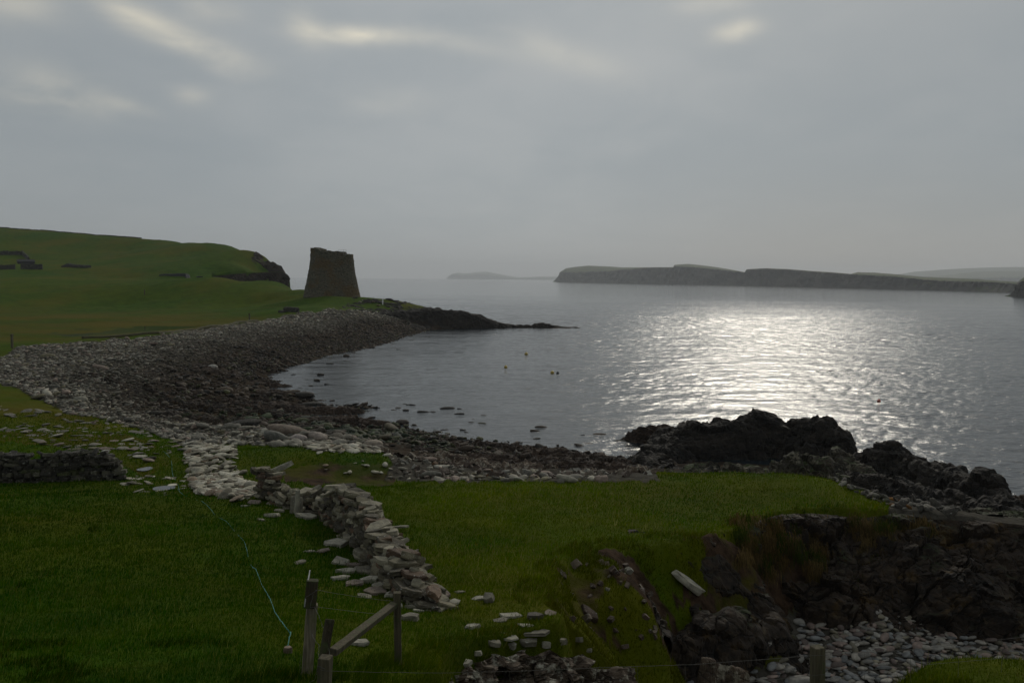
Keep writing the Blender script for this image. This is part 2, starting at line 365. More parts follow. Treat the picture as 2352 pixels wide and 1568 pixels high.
FL = [W(u, v, z=z) for u, v, z in [(1600,1350,4.2),(1500,1450,4.3),(1400,1400,4.9),(1350,1350,5.2),(1650,1450,3.2),(1750,1350,3.6),(1800,1250,4.0),(1640,1290,4.6),(1600,1540,2.5),(1560,1560,2.8),(1700,1520,2.0),(1830,1430,2.0),(1840,1490,1.8),(1450,1300,4.9),(1450,1530,3.8),(1300,1568,4.3),(1900,1452,1.95),(2050,1478,1.75),(2200,1476,1.7),(2352,1476,1.7),(2000,1540,1.6),(2300,1540,1.4),(1500,1400,4.55),(1700,1300,4.3)]]
FL += [np.array(t, float) for t in [(-0.5,13,3.9),(2,13.5,3.4),(5,14,2.4),(9,15,1.6),(15,16,1.4),(25,20,1.0),(35,22,0.6),(2,16,4.3),(22,27,1.5),(30,28,1.0)]]
FL = np.array(FL)
_fa = -np.sqrt(((FL[:, None, :2]-FL[None, :, :2])**2).sum(-1)+0.3); _m = len(FL)
_fs = np.zeros((_m+1, _m+1)); _fs[:_m, :_m] = _fa; _fs[:_m, _m] = 1; _fs[_m, :_m] = 1
_fw = np.linalg.solve(_fs, np.concatenate([FL[:, 2], [0]]))
def floor_h(x, y):
    d2 = (x[:, None]-FL[None, :, 0])**2+(y[:, None]-FL[None, :, 1])**2
    return -np.sqrt(d2+0.3) @ _fw[:_m] + _fw[_m]
def cove(x, y, z):
    """cut the cove into heights z; returns new z and inside distance"""
    m = (y > 8) & (y < 36) & (x > -4) & (x < 38)
    ins = np.zeros(len(x))
    if not m.any(): return z, ins
    xx, yy = x[m], y[m]; wob = 0.35*fb2(xx, yy, 1.6, 3, 0.5, 5)
    i2 = inpoly(xx, yy, EDGE); d = seg_dist(xx, yy, EDGE); d = np.where(i2, d, -d)+wob*np.clip(yy/20, 0.3, 1)*np.where((yy < 17) & (xx < 3.4), .12, 1)+np.where((yy > 12.2) & (yy < 17) & (xx < 3.2), .12, 0)
    k = np.where((yy > 24), smooth(xx, 4.5, 8.5)*2.0+0.95, 1.15)
    k = np.where((yy < 18) & (xx < 3.6), 4.0, k)
    fl = floor_h(xx, yy)
    zc = z[m] - k*np.clip(d, 0, None)**1.0 - 0.12*smooth(d, -0.5, 0.1)*(d < 0.1)*0
    zc = np.where(d > 0, np.maximum(zc, np.minimum(fl, z[m]-0.02)), z[m])
    z = z.copy(); z[m] = zc; ins[m] = np.clip(d, 0, None)
    return z, ins

NG, NR = 940, 1150
AZ = np.linspace(math.radians(-40), math.radians(40), NG)
RR = np.exp(np.linspace(math.log(1.5), math.log(760), NR))
_a, _r = np.meshgrid(AZ, RR, indexing='ij')
GX, GY = (np.sin(_a)*_r).ravel(), (np.cos(_a)*_r).ravel()
# evaluate the smooth base on a coarse log-polar grid and interpolate
ca = np.linspace(AZ[0], AZ[-1], 236); cr = np.linspace(math.log(1.5), math.log(760), 300)
_ca, _cr = np.meshgrid(ca, cr, indexing='ij')
CG = base_h((np.sin(_ca)*np.exp(_cr)).ravel(), (np.cos(_ca)*np.exp(_cr)).ravel()).reshape(236, 300)
def bil(G, fa, fr):
    na, nr = G.shape; fa = np.clip(fa, 0, na-1.001); fr = np.clip(fr, 0, nr-1.001)
    i = fa.astype(int); j = fr.astype(int); s = fa-i; t = fr-j
    return G[i, j]*(1-s)*(1-t)+G[i+1, j]*s*(1-t)+G[i, j+1]*(1-s)*t+G[i+1, j+1]*s*t
def co_index(x, y, na, nr):
    fa = (np.arctan2(x, y)-AZ[0])/(AZ[-1]-AZ[0])*(na-1)
    fr = (0.5*np.log(x*x+y*y)-math.log(1.5))/(math.log(760)-math.log(1.5))*(nr-1)
    return fa, fr
BZ = bil(CG, *co_index(GX, GY, 236, 300))
GZ, INS = cove(GX, GY, BZ)
GU, GV = project(GX, GY, GZ)
# --- zone masks, traced on the ground
LAND_BEACH = [(-600,850),(-200,850),(0,828),(40,797),(130,790),(300,778),(420,763),(520,747),(600,737),(660,722),(760,712),(840,711),(900,722),(985,750),(1100,800),(1100,1000),(1460,1040),(1520,1104),(1300,1107),
              (1000,1107),(880,1096),(905,1062),(880,1038),(720,1022),(700,1024),(540,1022),(425,1026),(395,1008),(340,990),(250,970),(150,948),(90,915),(60,902),(0,880),(-600,900)]
wob_u = GU+14*fb2(GU, GV, 40, 3, 0.6, 9); wob_v = GV+7*fb2(GU, GV, 26, 3, 0.6, 10)
mb = inpoly(wob_u, wob_v, LAND_BEACH) & (GY > 33) & (GY < 250) & (INS <= 0)
shore = (GZ < 2.6) & (GY > 34) & (GX > -2) & (GY < 75)
shore |= (GY > 34) & (GU > 1890) & (GZ < 4.35)
shore |= (GY > 27) & (GY < 60) & (GU+10*fb2(GX, GY, 1.5, 3, .5, 14) > 2038)
head = (GY > 205) & (GU > 820) & (GZ < 3.9+0.5*fb2(GX, GY, 6, 3, 0.5, 3)) & (GY < 300)
rocky = (mb | shore | head | (GZ < 0.5)) & ((GY < 240) | head | (GZ < 0.3))
cb = (INS > 0.6) & (GZ < np.minimum(2.25, 9)) & (GX > 3.5) & (GY > 12)         # cobble floor of the cove
steep = np.zeros_like(GZ)
# relief
amp_r = np.where(GY > 100, 0.28, 0.16)
gn = fb2(GX, GY, 2.2, 4, 0.5, 1)
fine = fb2(GX, GY, 0.45, 3, 0.5, 2)
hum = fb2(GX, GY, 7.0, 3, 0.5, 4)
ZD = np.where(rocky, amp_r*fb2(GX, GY, 1.1, 4, 0.6, 6), 0.10*gn*np.clip(GY/20, 0.3, 1.6)+0.03*fine+0.17*hum*np.clip(GY/25, 0, 2))
far = smooth(GY, 180, 300)*(~rocky); ZD = ZD+far*(0.45*fb2(GX, GY, 55, 4, 0.5, 7)+0.15*fb2(GX, GY, 6, 3, 0.5, 8))*np.clip(GZ/12, 0, 1)
ledge = (GY > 48) & (GY < 120) & rocky & (GZ < 3.4)          # strata ledges of the lower shore
lc = GX*0.30+GY*0.95; lf = lc/2.6+0.5*fb2(GX, GY, 6, 3, 0.5, 11); ZD = ZD+np.where(ledge, 0.6*((lf-np.floor(lf))-0.5), 0)
slope_cut = (INS > 0.1) & ~cb
ZD = np.where(slope_cut, np.where((GY < 17.5) & (GX < 3.4), .06, 0.34)*fb2(GX, GY, 1.5, 5, 0.6, 12)+0.10*fine, ZD); ZD = np.where(cb, 0.05*gn, ZD)
wetflat = (GZ < 2.62) & (GY > 105) & (GU < 600) & ~rocky
ZD = np.where(wetflat, 0.05*gn, ZD)
GZ = GZ+ZD*smooth(GY, 2, 6)
# the narrow sea inlet below the hill cliff
_gu = project(GX, GY, GZ*0+10)[0]; _tv = np.interp(_gu, [470,488,530,560,590,620,645,660,668], [640,634,630,628,626.5,624.5,624.5,630,640])
_tz = CH+(628+.0105*_gu-_tv)*349/F
_in = (_gu > 489) & (_gu < 672) & (GY > 292) & (GY < 346.5); GZ = np.where(_in, np.minimum(GZ, np.maximum(-2, GZ-(GY-292)*.9)), GZ)
_up = (_gu > 484) & (_gu < 667) & (GY >= 346.5) & (GY < 400); GZ = np.where(_up, np.maximum(GZ, _tz), GZ)
POOL = [W(u, v, z=2.45)[:2] for u, v in [(95,768),(150,757),(230,751),(330,748),(450,748),(470,752),(400,758),(330,764),(240,770),(160,774)]]
pin = inpoly(GX, GY, POOL); GZ = np.where(pin, 2.41+0.10*fb2(GX, GY, 7, 4, 0.6, 40), GZ)
HG = GZ.reshape(NG, NR)
def H(x, y):
    x = np.atleast_1d(np.asarray(x, float)); y = np.atleast_1d(np.asarray(y, float))
    return bil(HG, *co_index(x, y, NG, NR))
def h1(x, y): return float(H(x, y)[0])
_ts = np.exp(np.linspace(math.log(3), math.log(750), 3500))
def hit(u, v):
    """the ground point seen at picture position u, v"""
    d = RN @ np.array(((u-1176)/F, (784-v)/F, -1.0)); d /= np.hypot(d[0], d[1])
    x, y, z = d[0]*_ts, d[1]*_ts, CH+d[2]*_ts
    g = np.maximum(H(x, y), 0.0); w = np.where(z < g)[0]
    i = w[0] if len(w) else len(_ts)-1
    return np.array((x[i], y[i], g[i]))
# --- ground colours: cover (turf, sour grass, soil, shingle, weed), cove slope also painted with shade
RK = rocky | cb
sm = lambda m: m.astype(np.float32)
R_ = np.zeros((len(GX), 3), np.float32)        # R soil and painted slope shade, G yellowed grass, B rock
soilp = [(640,1078),(760,1062),(830,1068),(905,1060),(930,1090),(900,1108),(760,1112),(660,1108)]
soil = inpoly(wob_u, wob_v, soilp) & (GY > 30) & (GY < 50)
sl = fb2(GX, GY, 1.4, 4, 0.6, 21)
soil_shade_slope = (INS > 0.25) & (~cb) & (sl+0.9*smooth(GX, 4.2, 8.0)*smooth(GY, 20, 26) > 0.02)  # eroded earth, spread wider to paint in the shade of the slope
scar = [(1270,1300),(1480,1330),(1560,1440),(1560,1520),(1440,1500),(1340,1440),(1230,1420),(1240,1340)]
soil_shade_slope |= inpoly(wob_u, wob_v, scar) & (sl > -0.22) & (INS > 0.1) & (GY < 30)
R_[:, 0] = np.clip(1.0*sm(soil)+0.9*sm(soil_shade_slope), 0, 1)
yel = 0.42+1.3*fb2(GX, GY, np.where(GY > 90, 26, 5), 4, 0.6, 22)
orange = 0.45*smooth(GV, 690, 735)*(1-smooth(GV, 775, 800))*(GU < 640)*(GY > 100)*(GZ < 3.6)
R_[:, 1] = np.clip(yel*np.where(GY > 90, .55, 1)+0.26*smooth(GU, 780, 1150)*(GY < 48)-0.35*(1-smooth(GU, 700, 900))*(GY < 36), 0, 1)
R_[:, 2] = sm(RK)
EXTRA = np.zeros((len(GX), 3), np.float32); EXTRA[:, 0] = orange; EXTRA[:, 1] = np.clip((3.4-GZ)/1.4, 0, 1)*sm(rocky)*(GY > 30)
left_sour = inpoly(wob_u, wob_v, [(-200,880),(60,905),(160,950),(330,1010),(420,1060),(330,1090),(220,1040),(0,1020),(-200,1020)]) & (GY > 33) & (GY < 90)
EXTRA[:, 2] = 0.8*sm(left_sour)*np.clip(0.5+1.2*fb2(GX, GY, 5, 3, 0.5, 30), 0, 1)

def mat_ground():
    m, T, p = new_mat('ground')
    at = T.new('ShaderNodeAttribute'); at.attribute_name = 'Col'; s = T.new('ShaderNodeSeparateColor'); T.link(at.outputs['Color'], s.inputs[0])
    ax = T.new('ShaderNodeAttribute'); ax.attribute_name = 'Extra'; sx = T.new('ShaderNodeSeparateColor'); T.link(ax.outputs['Color'], sx.inputs[0])
    g = T.new('ShaderNodeNewGeometry').outputs['Position']
    n1 = T.noise(g, 0.35, 6, 0.6); n2 = T.noise(g, 2.6, 6, 0.65); n3 = T.noise(g, 0.04, 5, 0.55); n4 = T.noise(g, 11.0, 4, 0.7)
    gr = T.mix(T.ramp(n1, 0.35, 0.65), (0.015, 0.052, 0.0002, 1), (0.032, 0.078, 0.0003, 1))
    gr = T.mix(T.math('MULTIPLY', T.ramp(n2, 0.42, 0.72), 0.6), gr, (0.054, 0.074, 0.0005, 1))
    gr = T.mix(T.math('MULTIPLY', T.ramp(n4, 0.50, 0.75), 0.35), gr, (0.012, 0.030, 0.004, 1))
    gr = T.mix(T.math('MULTIPLY', s.outputs[1], 0.55), gr, (0.105, 0.098, 0.001, 1))
    gr = T.mix(T.math('MULTIPLY', T.ramp(n3, 0.45, 0.66), 0.5), gr, (0.095, 0.074, 0.004, 1))
    gr = T.mix(T.math('MULTIPLY', sx.outputs[0], T.ramp(n3, 0.25, 0.6)), gr, (0.105, 0.062, 0.008, 1))
    gr = T.mix(sx.outputs[2], gr, (0.075, 0.056, 0.006, 1))
    so = T.mix(T.ramp(n2, 0.35, 0.65), (0.022, 0.013, 0.008, 1), (0.065, 0.040, 0.024, 1))
    sf = T.math('MULTIPLY', s.outputs[0], T.math('ADD', 0.35, T.ramp(n1, 0.35, 0.55)), clamp=True)
    col = T.mix(sf, gr, so)
    rk = T.mix(T.ramp(n2, 0.3, 0.7), (0.030, 0.027, 0.021, 1), (0.085, 0.076, 0.060, 1))
    wd = T.mix(T.ramp(n1, 0.35, 0.65), (0.012, 0.009, 0.007, 1), (0.045, 0.032, 0.020, 1))
    rk = T.mix(sx.outputs[1], rk, wd)
    col = T.mix(s.outputs[2], col, rk)
    T.link(col, p.inputs['Base Color'])
    p.inputs['Specular IOR Level'].default_value = 0.03
    h = T.math('ADD', T.math('MULTIPLY', n2, 0.6), T.math('MULTIPLY', n4, 0.25))
    T.link(bump(T, h, 0.25, 0.8), p.inputs['Normal'])
    return m
M['ground'] = mat_ground()
g = mesh_np('ground', np.stack([GX, GY, GZ], 1), gridfaces(NG, NR)[:, ::-1], M['ground'], R_)
ea = g.data.color_attributes.new('Extra', 'FLOAT_COLOR', 'POINT'); e4 = np.ones((len(GX), 4), np.float32); e4[:, :3] = EXTRA
ea.data.foreach_set('color', e4.ravel()); tag(g, kind='structure')

# ------------------------------------------------------------------ sea
def mat_sea():
    m, T, p = new_mat('sea_water')
    g = T.new('ShaderNodeNewGeometry').outputs['Position']
    p.inputs['Base Color'].default_value = (0.010, 0.016, 0.020, 1); p.inputs['IOR'].default_value = 1.333
    p.inputs['Specular IOR Level'].default_value = 0.5
    # a breeze ruffles the middle of the sound; the water beyond and the sheltered bay are calmer
    q = T.new('ShaderNodeVectorMath', operation='LENGTH'); T.link(T.mapping(g, loc=(-92/170, -270/250, 0), scale=(1/170, 1/250, 1)), q.inputs[0])
    gust = T.noise(T.mapping(g, scale=(0.010, 0.028, 1), rot=(0, 0, math.radians(-12))), 1.0, 6, 0.6)
    wind = T.ramp(T.math('ADD', q.outputs['Value'], T.math('MULTIPLY', T.math('SUBTRACT', gust, 0.5), -2.4)), 2.2, 0.2)
    v = T.mapping(g, scale=(0.62, 1.0, 1.0), rot=(0, 0, math.radians(-14)))
    h = T.math('ADD', T.noise(v, 0.16, 8, 0.60, 0.0), T.math('MULTIPLY', T.noise(v, 0.03, 2, 0.5, 0.0), 0.8))
    bn = T.new('ShaderNodeBump'); bn.inputs['Distance'].default_value = 0.9
    T.link(T.math('ADD', T.math('MULTIPLY', wind, 0.45), 0.45), bn.inputs['Strength']); T.link(h, bn.inputs['Height'])
    T.link(bn.outputs[0], p.inputs['Normal'])
    T.link(T.math('ADD', T.math('MULTIPLY', wind, 0.05), 0.08), p.inputs['Roughness'])
    return m
M['sea'] = mat_sea()
# wave field: wind waves as real geometry where the picture can resolve them
NA_, NS_ = 1150, 1960
wa_ = np.linspace(math.radians(-33), math.radians(36), NA_); wr_ = np.concatenate([np.exp(np.linspace(math.log(30), math.log(900), 1900)), np.exp(np.linspace(math.log(900), math.log(15000), 61))[1:]])
A_, S_ = np.meshgrid(wa_, wr_, indexing='ij'); sx_, sy_ = (S_*np.sin(A_)).ravel(), (S_*np.cos(A_)).ravel(); rr_ = S_.ravel(); zz_ = np.zeros_like(rr_)
cell = rr_*0.0018; wr = np.random.default_rng(5)
wpx = sx_+1.2*fb2(sx_, sy_, 14, 2, .5, 120); wpy = sy_+1.2*fb2(sx_, sy_, 14, 2, .5, 121)
gst = np.clip(1.0+1.1*fb2(sx_*.45, sy_, 38, 4, .55, 122), .35, 1.7)
gst *= .46+.60*np.exp(-((sx_-80)/110)**2-((sy_-260)/110)**2)
gst *= np.where(rr_ < 900, 1, 0)*(1-.55*smooth(rr_, 330, 800))
for k_ in range(58):
    lam = 0.36*(6/0.36)**(k_/57); th_ = math.radians(-62)+wr.normal(0, .62); ph = wr.uniform(0, 6.28)
    am = 0.034*lam/6.283*(1.0 if lam < 1.1 else (1.1/lam)**.55)
    tp = smooth(lam/cell, 2.6, 5.0)
    q_ = (wpx*math.cos(th_)+wpy*math.sin(th_))*6.283/lam+ph; zz_ += am*tp*(np.sin(q_)+.25*np.cos(2*q_))
gst *= 1-.5*smooth(-sx_-.05*sy_, -25, 15)*smooth(-sy_, -260, -200)
edge = smooth(A_.ravel(), wa_[0], wa_[0]+.03)*(1-smooth(A_.ravel(), wa_[-1]-.03, wa_[-1]))*smooth(rr_, 30, 36)*(1-smooth(rr_, 760, 890))
zz_ *= gst*edge
Vw = np.stack([sx_, sy_, zz_], 1); Fw = gridfaces(NA_, NS_)[:, ::-1]
# flat remainder behind and beside
ra = np.linspace(math.radians(36), math.radians(327), 60); rs_ = np.array([30, 100, 400, 900, 4000, 15000.0]); B_, C_ = np.meshgrid(ra, rs_, indexing='ij')
V2 = np.stack([C_*np.sin(B_), C_*np.cos(B_), C_*0], -1).reshape(-1, 3); F2_ = gridfaces(60, 6)[:, ::-1]+len(Vw)
o = mesh_np('sea', np.concatenate([Vw, V2]), np.concatenate([Fw, F2_]), M['sea'], smooth_=True)
tag(o, kind='structure')
# ------------------------------------------------------------------ far land
def mat_farland():
    m, T, p = new_mat('far_land')
    g = T.new('ShaderNodeNewGeometry'); sp = T.new('ShaderNodeSeparateXYZ'); T.link(g.outputs['Normal'], sp.inputs[0])
    v = T.mapping(g.outputs['Position'], scale=(0.012, 0.012, 0.05)); a = T.noise(v, 1.0, 7, 0.65)
    rock = T.mix(T.ramp(a, 0.35, 0.65), (0.022, 0.023, 0.022, 1), (0.070, 0.066, 0.056, 1))
    b = T.noise(g.outputs['Position'], 0.01, 5, 0.6)
    gra = T.mix(T.ramp(b, 0.35, 0.65), (0.026, 0.050, 0.008, 1), (0.052, 0.062, 0.016, 1))
    f = T.ramp(sp.outputs[2], 0.62, 0.82)
    T.link(T.mix(f, rock, gra), p.inputs['Base Color'])
    T.link(bump(T, T.noise(v, 2.0, 8, 0.7), 6.0, 0.8), p.inputs['Normal'])
    return m
M['farland'] = mat_farland()
def far_land(name, prof, depth, n=500, nd=26, cliff=0.85, rough=0.06, seed=1):
    """prof: list of (u, v_top, D, v_grass) - the sea cliff stands at distance D, land slopes back to v_top"""
    pr = np.array(prof, float); t = np.linspace(0, len(pr)-1, n); k = np.arange(len(pr))
    u = np.interp(t, k, pr[:, 0]); vt = np.interp(t, k, pr[:, 1]); D = np.interp(t, k, pr[:, 2]); cf = np.interp(t, k, pr[:, 3])
    X = np.zeros((n, nd, 3))
    for i in range(n):
        p = W(u[i], vt[i], D=D[i]); top = p[2]; dirx = p[:2]/np.linalg.norm(p[:2])
        zc = max(top*cf[i], 0.5)
        sh = np.linspace(0, 1, 12)
        r0 = np.linalg.norm(p[:2])
        for j in range(12):      # cliff, slightly raked
            X[i, j] = (*(dirx*(r0-depth*0.10*(1-sh[j])**1.3)), -2+(zc+2)*sh[j])
        for j in range(12, nd-4):
            q = (j-11)/(nd-4-12); X[i, j] = (*(dirx*(r0+depth*q)), zc+(top*(1+0.0)*(r0+depth*0.5)/r0*0+top-zc)*math.sin(q*math.pi/2))
        # keep the skyline where the photograph has it: raise by the extra distance
            X[i, j, 2] += (top-CH)*depth*q/r0
        for j in range(nd-4, nd):
            q = (j-(nd-5))/4; X[i, j] = (*(dirx*(r0+depth*(1+0.4*q))), X[i, nd-5, 2]*(1-q)-2*q)
    f = X.reshape(-1, 3); sc = depth*0.16
    d = fbm(f/np.array((sc, sc, sc*1.6)), 5, 0.6, seed); d2 = chunk(f*np.array((1, 1, .4)), sc*0.35, seed+5, 0.7)
    nrm = vnormals(X).reshape(-1, 3); w = np.where(np.tile(np.arange(nd), n) < 12, 1.0, 0.15)
    taper = np.clip(f[:, 2:3]/20, 0.15, 1)
    X2 = f+np.stack([nrm[:, 0], nrm[:, 1], nrm[:, 2]*0.15], 1)*(depth*rough*(d+0.5*d2)*w)[:, None]*taper
    o = mesh_np(name, X2, gridfaces(n, nd), M['farland']); tag(o, kind='structure'); return o
far_land('headland', [(1270,646.5,4060,.7),(1276,642,4050,.8),(1283,633,4000,.8),(1286,625,3980,.85),(1300,616,3900,.72),(1320,613,3800,.62),(1350,610,3700,.62),(1400,612,3500,.7),(1430,614,3400,.85),(1480,614,3200,.97),(1530,613.5,3050,.97),(1547,613.5,3000,.97),(1550,608,3000,.92),(1580,606,2930,.85),(1610,609,2850,.85),
    (1650,614,2720,.88),(1700,623,2560,.95),(1711,625,2520,.95),(1718,618,2500,.97),(1760,616,2400,.97),(1810,618,2280,.97),(1860,622,2150,.97),(1920,626,2020,.97),(1955,629,1950,.96),(1970,625,1920,.85),(2010,626,1850,.82),(2060,630,1770,.85),(2120,636,1650,.8),(2180,638,1560,.75),(2240,641,1460,.8),(2300,645,1380,.85),(2352,648,1310,.8),(2500,652,1200,.8)], 260, n=800)
far_land('near_point', [(2308,680,905,.9),(2320,676,903,.9),(2330,664,900,.9),(2336,650,895,.85),(2344,642,890,.85),(2360,632,885,.8),(2420,620,860,.8),(2520,610,820,.8)], 80, n=120, seed=4)
far_land('distant_hills', [(2040,634,8300,.7),(2100,624,8300,.6),(2180,618,8200,.5),(2260,614.5,8200,.5),(2330,613,8100,.5),(2420,614,8000,.5),(2520,620,8000,.5)], 900, n=120, seed=6, rough=0.02)
far_land('distant_ridge', [(2120,638,6300,.6),(2180,631,6300,.6),(2240,624,6300,.5),(2300,622,6300,.5),(2352,622,6300,.5),(2500,624,6300,.5)], 700, n=100, seed=7, rough=0.02)
far_land('distant_island', [(1026,637,14600,.7),(1034,632,14600,.7),(1040,628,14600,.8),(1052,626,14600,.7),(1064,628,14600,.6),(1080,627,14600,.6),(1105,624,14600,.6),(1120,624,14600,.6),(1150,630,14600,.5),(1170,634,14600,.5),(1190,637,14600,.5),(1220,636,14600,.5),(1240,635,14600,.7),(1275,635,14600,.7),(1300,636,14600,.7)], 700, n=160, seed=8, rough=0.03)

# ------------------------------------------------------------------ rock builders
def ridge_rock(name, pts, mat, res=0.18, amp=0.35, ch=0.9, seed=1, power=2.2, label=None, cat='rock', kind=None, base=None, strata=0.0):
    """pts: (x, y, top z, half width). one continuous rock mass draped over the line, standing on the ground"""
    pts = np.array(pts, float); w = pts[:, 3].max()
    x0, x1 = pts[:, 0].min()-w, pts[:, 0].max()+w; y0, y1 = pts[:, 1].min()-w, pts[:, 1].max()+w
    nu = int((x1-x0)/res)+2; nv = int((y1-y0)/res)+2
    X, Y = np.meshgrid(np.linspace(x0, x1, nu), np.linspace(y0, y1, nv), indexing='ij'); x, y = X.ravel(), Y.ravel()
    g = np.minimum(H(x, y), 50) if base is None else np.full(len(x), base)
    zz = np.full(len(x), -9.0)
    wb = 1+0.28*fb2(x, y, max(w*0.7, 0.6), 4, 0.6, seed)
    for i in range(max(len(pts)-1, 1)):
        a = pts[i]; b = pts[min(i+1, len(pts)-1)]; ab = b[:2]-a[:2]; L = max(ab@ab, 1e-9)
        t = np.clip(((x-a[0])*ab[0]+(y-a[1])*ab[1])/L, 0, 1)
        d = np.hypot(x-a[0]-t*ab[0], y-a[1]-t*ab[1])/((a[3]+t*(b[3]-a[3]))*wb)
        top = a[2]+t*(b[2]-a[2]); z = g+np.maximum(top-g, 0.12)*np.clip(1-d**power, -0.6, 1)
        zz = np.maximum(zz, z)
    P3 = np.stack([X, Y, zz.reshape(nu, nv)], -1); n = vnormals(P3).reshape(-1, 3); f = P3.reshape(-1, 3).copy()
    keep = (zz > g-0.45)
    if strata:      # tilted beds
        s = (f[:, 2]+0.35*f[:, 0]+0.1*f[:, 1])/strata+0.4*fb2(x, y, 1.5, 3, 0.5, seed+9); f += n*((s-np.floor(s))[:, None]-0.5)*strata*0.45
    wf = f+0.35*ch*np.stack([fbm(f/ch+q*9, 3, .5, seed+q) for q in (0, 1, 2)], 1); wf = wf @ np.array(Matrix.Rotation(0.5, 3, 'Y'))
    d = amp*(0.9*fbm(f/(ch*1.8), 6, 0.55, seed)+0.42*chunk(wf*np.array((.55, .8, 1.5)), ch, seed+3, 0.5)+0.16*chunk(wf*np.array((.6, 1, 1.8)), ch*0.38, seed+13, 0.5))
    f = f+n*d[:, None]
    fc = gridfaces(nu, nv); fk = keep[fc].any(1); fc = fc[fk]
    used = np.unique(fc); mp = np.zeros(len(f), int); mp[used] = np.arange(len(used))
    o = mesh_np(name, f[used], mp[fc], mat, smooth_=False)
    return tag(o, label, cat if label else None, None, kind)
def UV(u, v, D, w):
    p = W(u, v, D=D); return (p[0], p[1], p[2], w)
def face_sheet(name, top, bot, mat, nv=70, res=0.12, amp=0.25, ch=0.7, seed=1, bulge=0.0, kind='structure', label=None, cat=None, tap=0.15):
    """rock face lofted between a top and a bottom polyline (world points)"""
    top = np.array(top, float); bot = np.array(bot, float)
    L = np.concatenate([[0], np.cumsum(np.linalg.norm(np.diff(top, axis=0), axis=1))]); nu = int(L[-1]/res)+2
    t = np.linspace(0, L[-1], nu); Lb = np.linspace(0, 1, len(bot)); tt = t/L[-1]
    Tp = np.stack([np.interp(t, L, top[:, k]) for k in range(3)], 1)
    if len(bot) == len(top): Lb = L/L[-1]
    Bt = np.stack([np.interp(tt, Lb, bot[:, k]) for k in range(3)], 1)
    s = np.linspace(0, 1, nv)[None, :, None]
    P3 = Tp[:, None]*(1-s)+Bt[:, None]*s
    n = vnormals(P3); f = P3.reshape(-1, 3); n = n.reshape(-1, 3)
    if n[:, 1].mean() > 0: n = -n
    sv = np.tile(np.linspace(0, 1, nv), nu)
    wf = f+0.5*ch*np.stack([fbm(f/ch+q*9, 4, .55, seed+q) for q in (0, 1, 2)], 1); wf = wf @ np.array(Matrix.Rotation(-0.4, 3, 'Y'))
    d = amp*(1.5*fbm(f/(ch*2.6), 6, 0.55, seed)+0.40*chunk(wf*np.array((.7, 1, 1.25)), ch, seed+3, 0.4)+0.16*chunk(wf*np.array((.8, 1, 1.3)), ch*0.36, seed+8, 0.4))+bulge*np.sin(sv*math.pi)
    d = d*np.clip(np.minimum(sv, 1-sv)*8+tap, 0, 1)
    f = f+n*d[:, None]
    o = mesh_np(name, f, gridfaces(nu, nv), mat, smooth_=False)
    return tag(o, label, cat, None, kind)
# ------------------------------------------------------------------ cliffs and outcrops
M['facerock'] = mat_rock('pale_face_rock', (0.045, 0.030, 0.020, 1), (0.125, 0.092, 0.064, 1), (0.20, 0.165, 0.12, 1), (0.36, 0.34, 0.27), 0.52, strat=(1.2, 1.2, 2.5), bdist=0.05, sc=1.4)
ridge_rock('sea_rock', [UV(1438,1000,70,.7), UV(1470,979,69.5,1.5), UV(1530,976,69,1.9), UV(1565,985,68.5,1.4)], M['brownrock'], 0.12, 0.35, 1.0, 3, 1.6, 'low brown rock at the water edge, leftmost of the dark sea rocks in the bay', strata=0.45)
ridge_rock('sea_rock', [UV(1462,1078,57,.9), UV(1505,1040,60,1.6), UV(1535,1000,63,2.2), UV(1560,974,64.5,2.6), UV(1620,967,65,2.9), UV(1690,964,65,2.8), UV(1725,951,65,2.7), UV(1765,962,65,2.4), UV(1788,978,65,1.9)], M['darkrock'], 0.13, 0.6, 1.5, 5, 2.6, 'largest black sea rock with a jagged top, standing in front of the sun glitter')
ridge_rock('sea_rock', [UV(1802,975,64.5,2.0), UV(1850,955,64.5,2.6), UV(1882,956,64.2,2.6), UV(1920,978,63.5,2.2), UV(1938,1012,63,1.5)], M['darkrock'], 0.13, 0.55, 1.4, 8, 2.8, 'rounded black sea rock just right of the largest one, with open water to its right')
ridge_rock('shore_rock', [UV(1505,1092,45.5,.9), UV(1560,1078,45.5,1.3), UV(1620,1068,45.5,1.5), UV(1700,1069,45.5,1.5), UV(1758,1083,45.5,1.0)], M['lichrock'], 0.09, 0.45, 0.8, 11, 2.0, 'low pale lichened rock bank with a mossy top behind the turf edge')
ridge_rock('shore_rock', [UV(1785,1085,45,.9), UV(1822,1046,45,1.3), UV(1850,1040,45,1.4), UV(1890,1058,45,1.2), UV(1925,1085,45,1)], M['lichrock'], 0.08, 0.45, 0.7, 13, 1.8, 'green topped lichened rock hump right behind the corner of the turf')
ridge_rock('shore_rock', [UV(1905,1062,50,1.2), UV(1925,1030,51,1.6), UV(1952,1038,51,1.5), UV(1975,1070,50,1.5)], M['lichrock'], 0.1, 0.5, 0.9, 15, 1.8, 'greyish jagged rock between the sea rocks and the long right hand ridge')
ridge_rock('rock_ridge', [UV(1972,1046,55,1.4), UV(2000,1020,55,2.0), UV(2052,1009,55,2.5), UV(2090,1032,54,2.3), UV(2118,1058,53,2.1), UV(2150,1060,51.5,2.1), UV(2200,1082,49.5,2.0), UV(2230,1096,48,1.8), UV(2262,1088,47,1.9), UV(2290,1118,46,1.7), UV(2322,1155,44,1.5), UV(2360,1188,42,1.5), UV(2440,1200,41,1.5)], M['darkrock'], 0.12, 0.6, 1.4, 17, 2.2, 'long black rock ridge stepping down to the right edge above the sea')
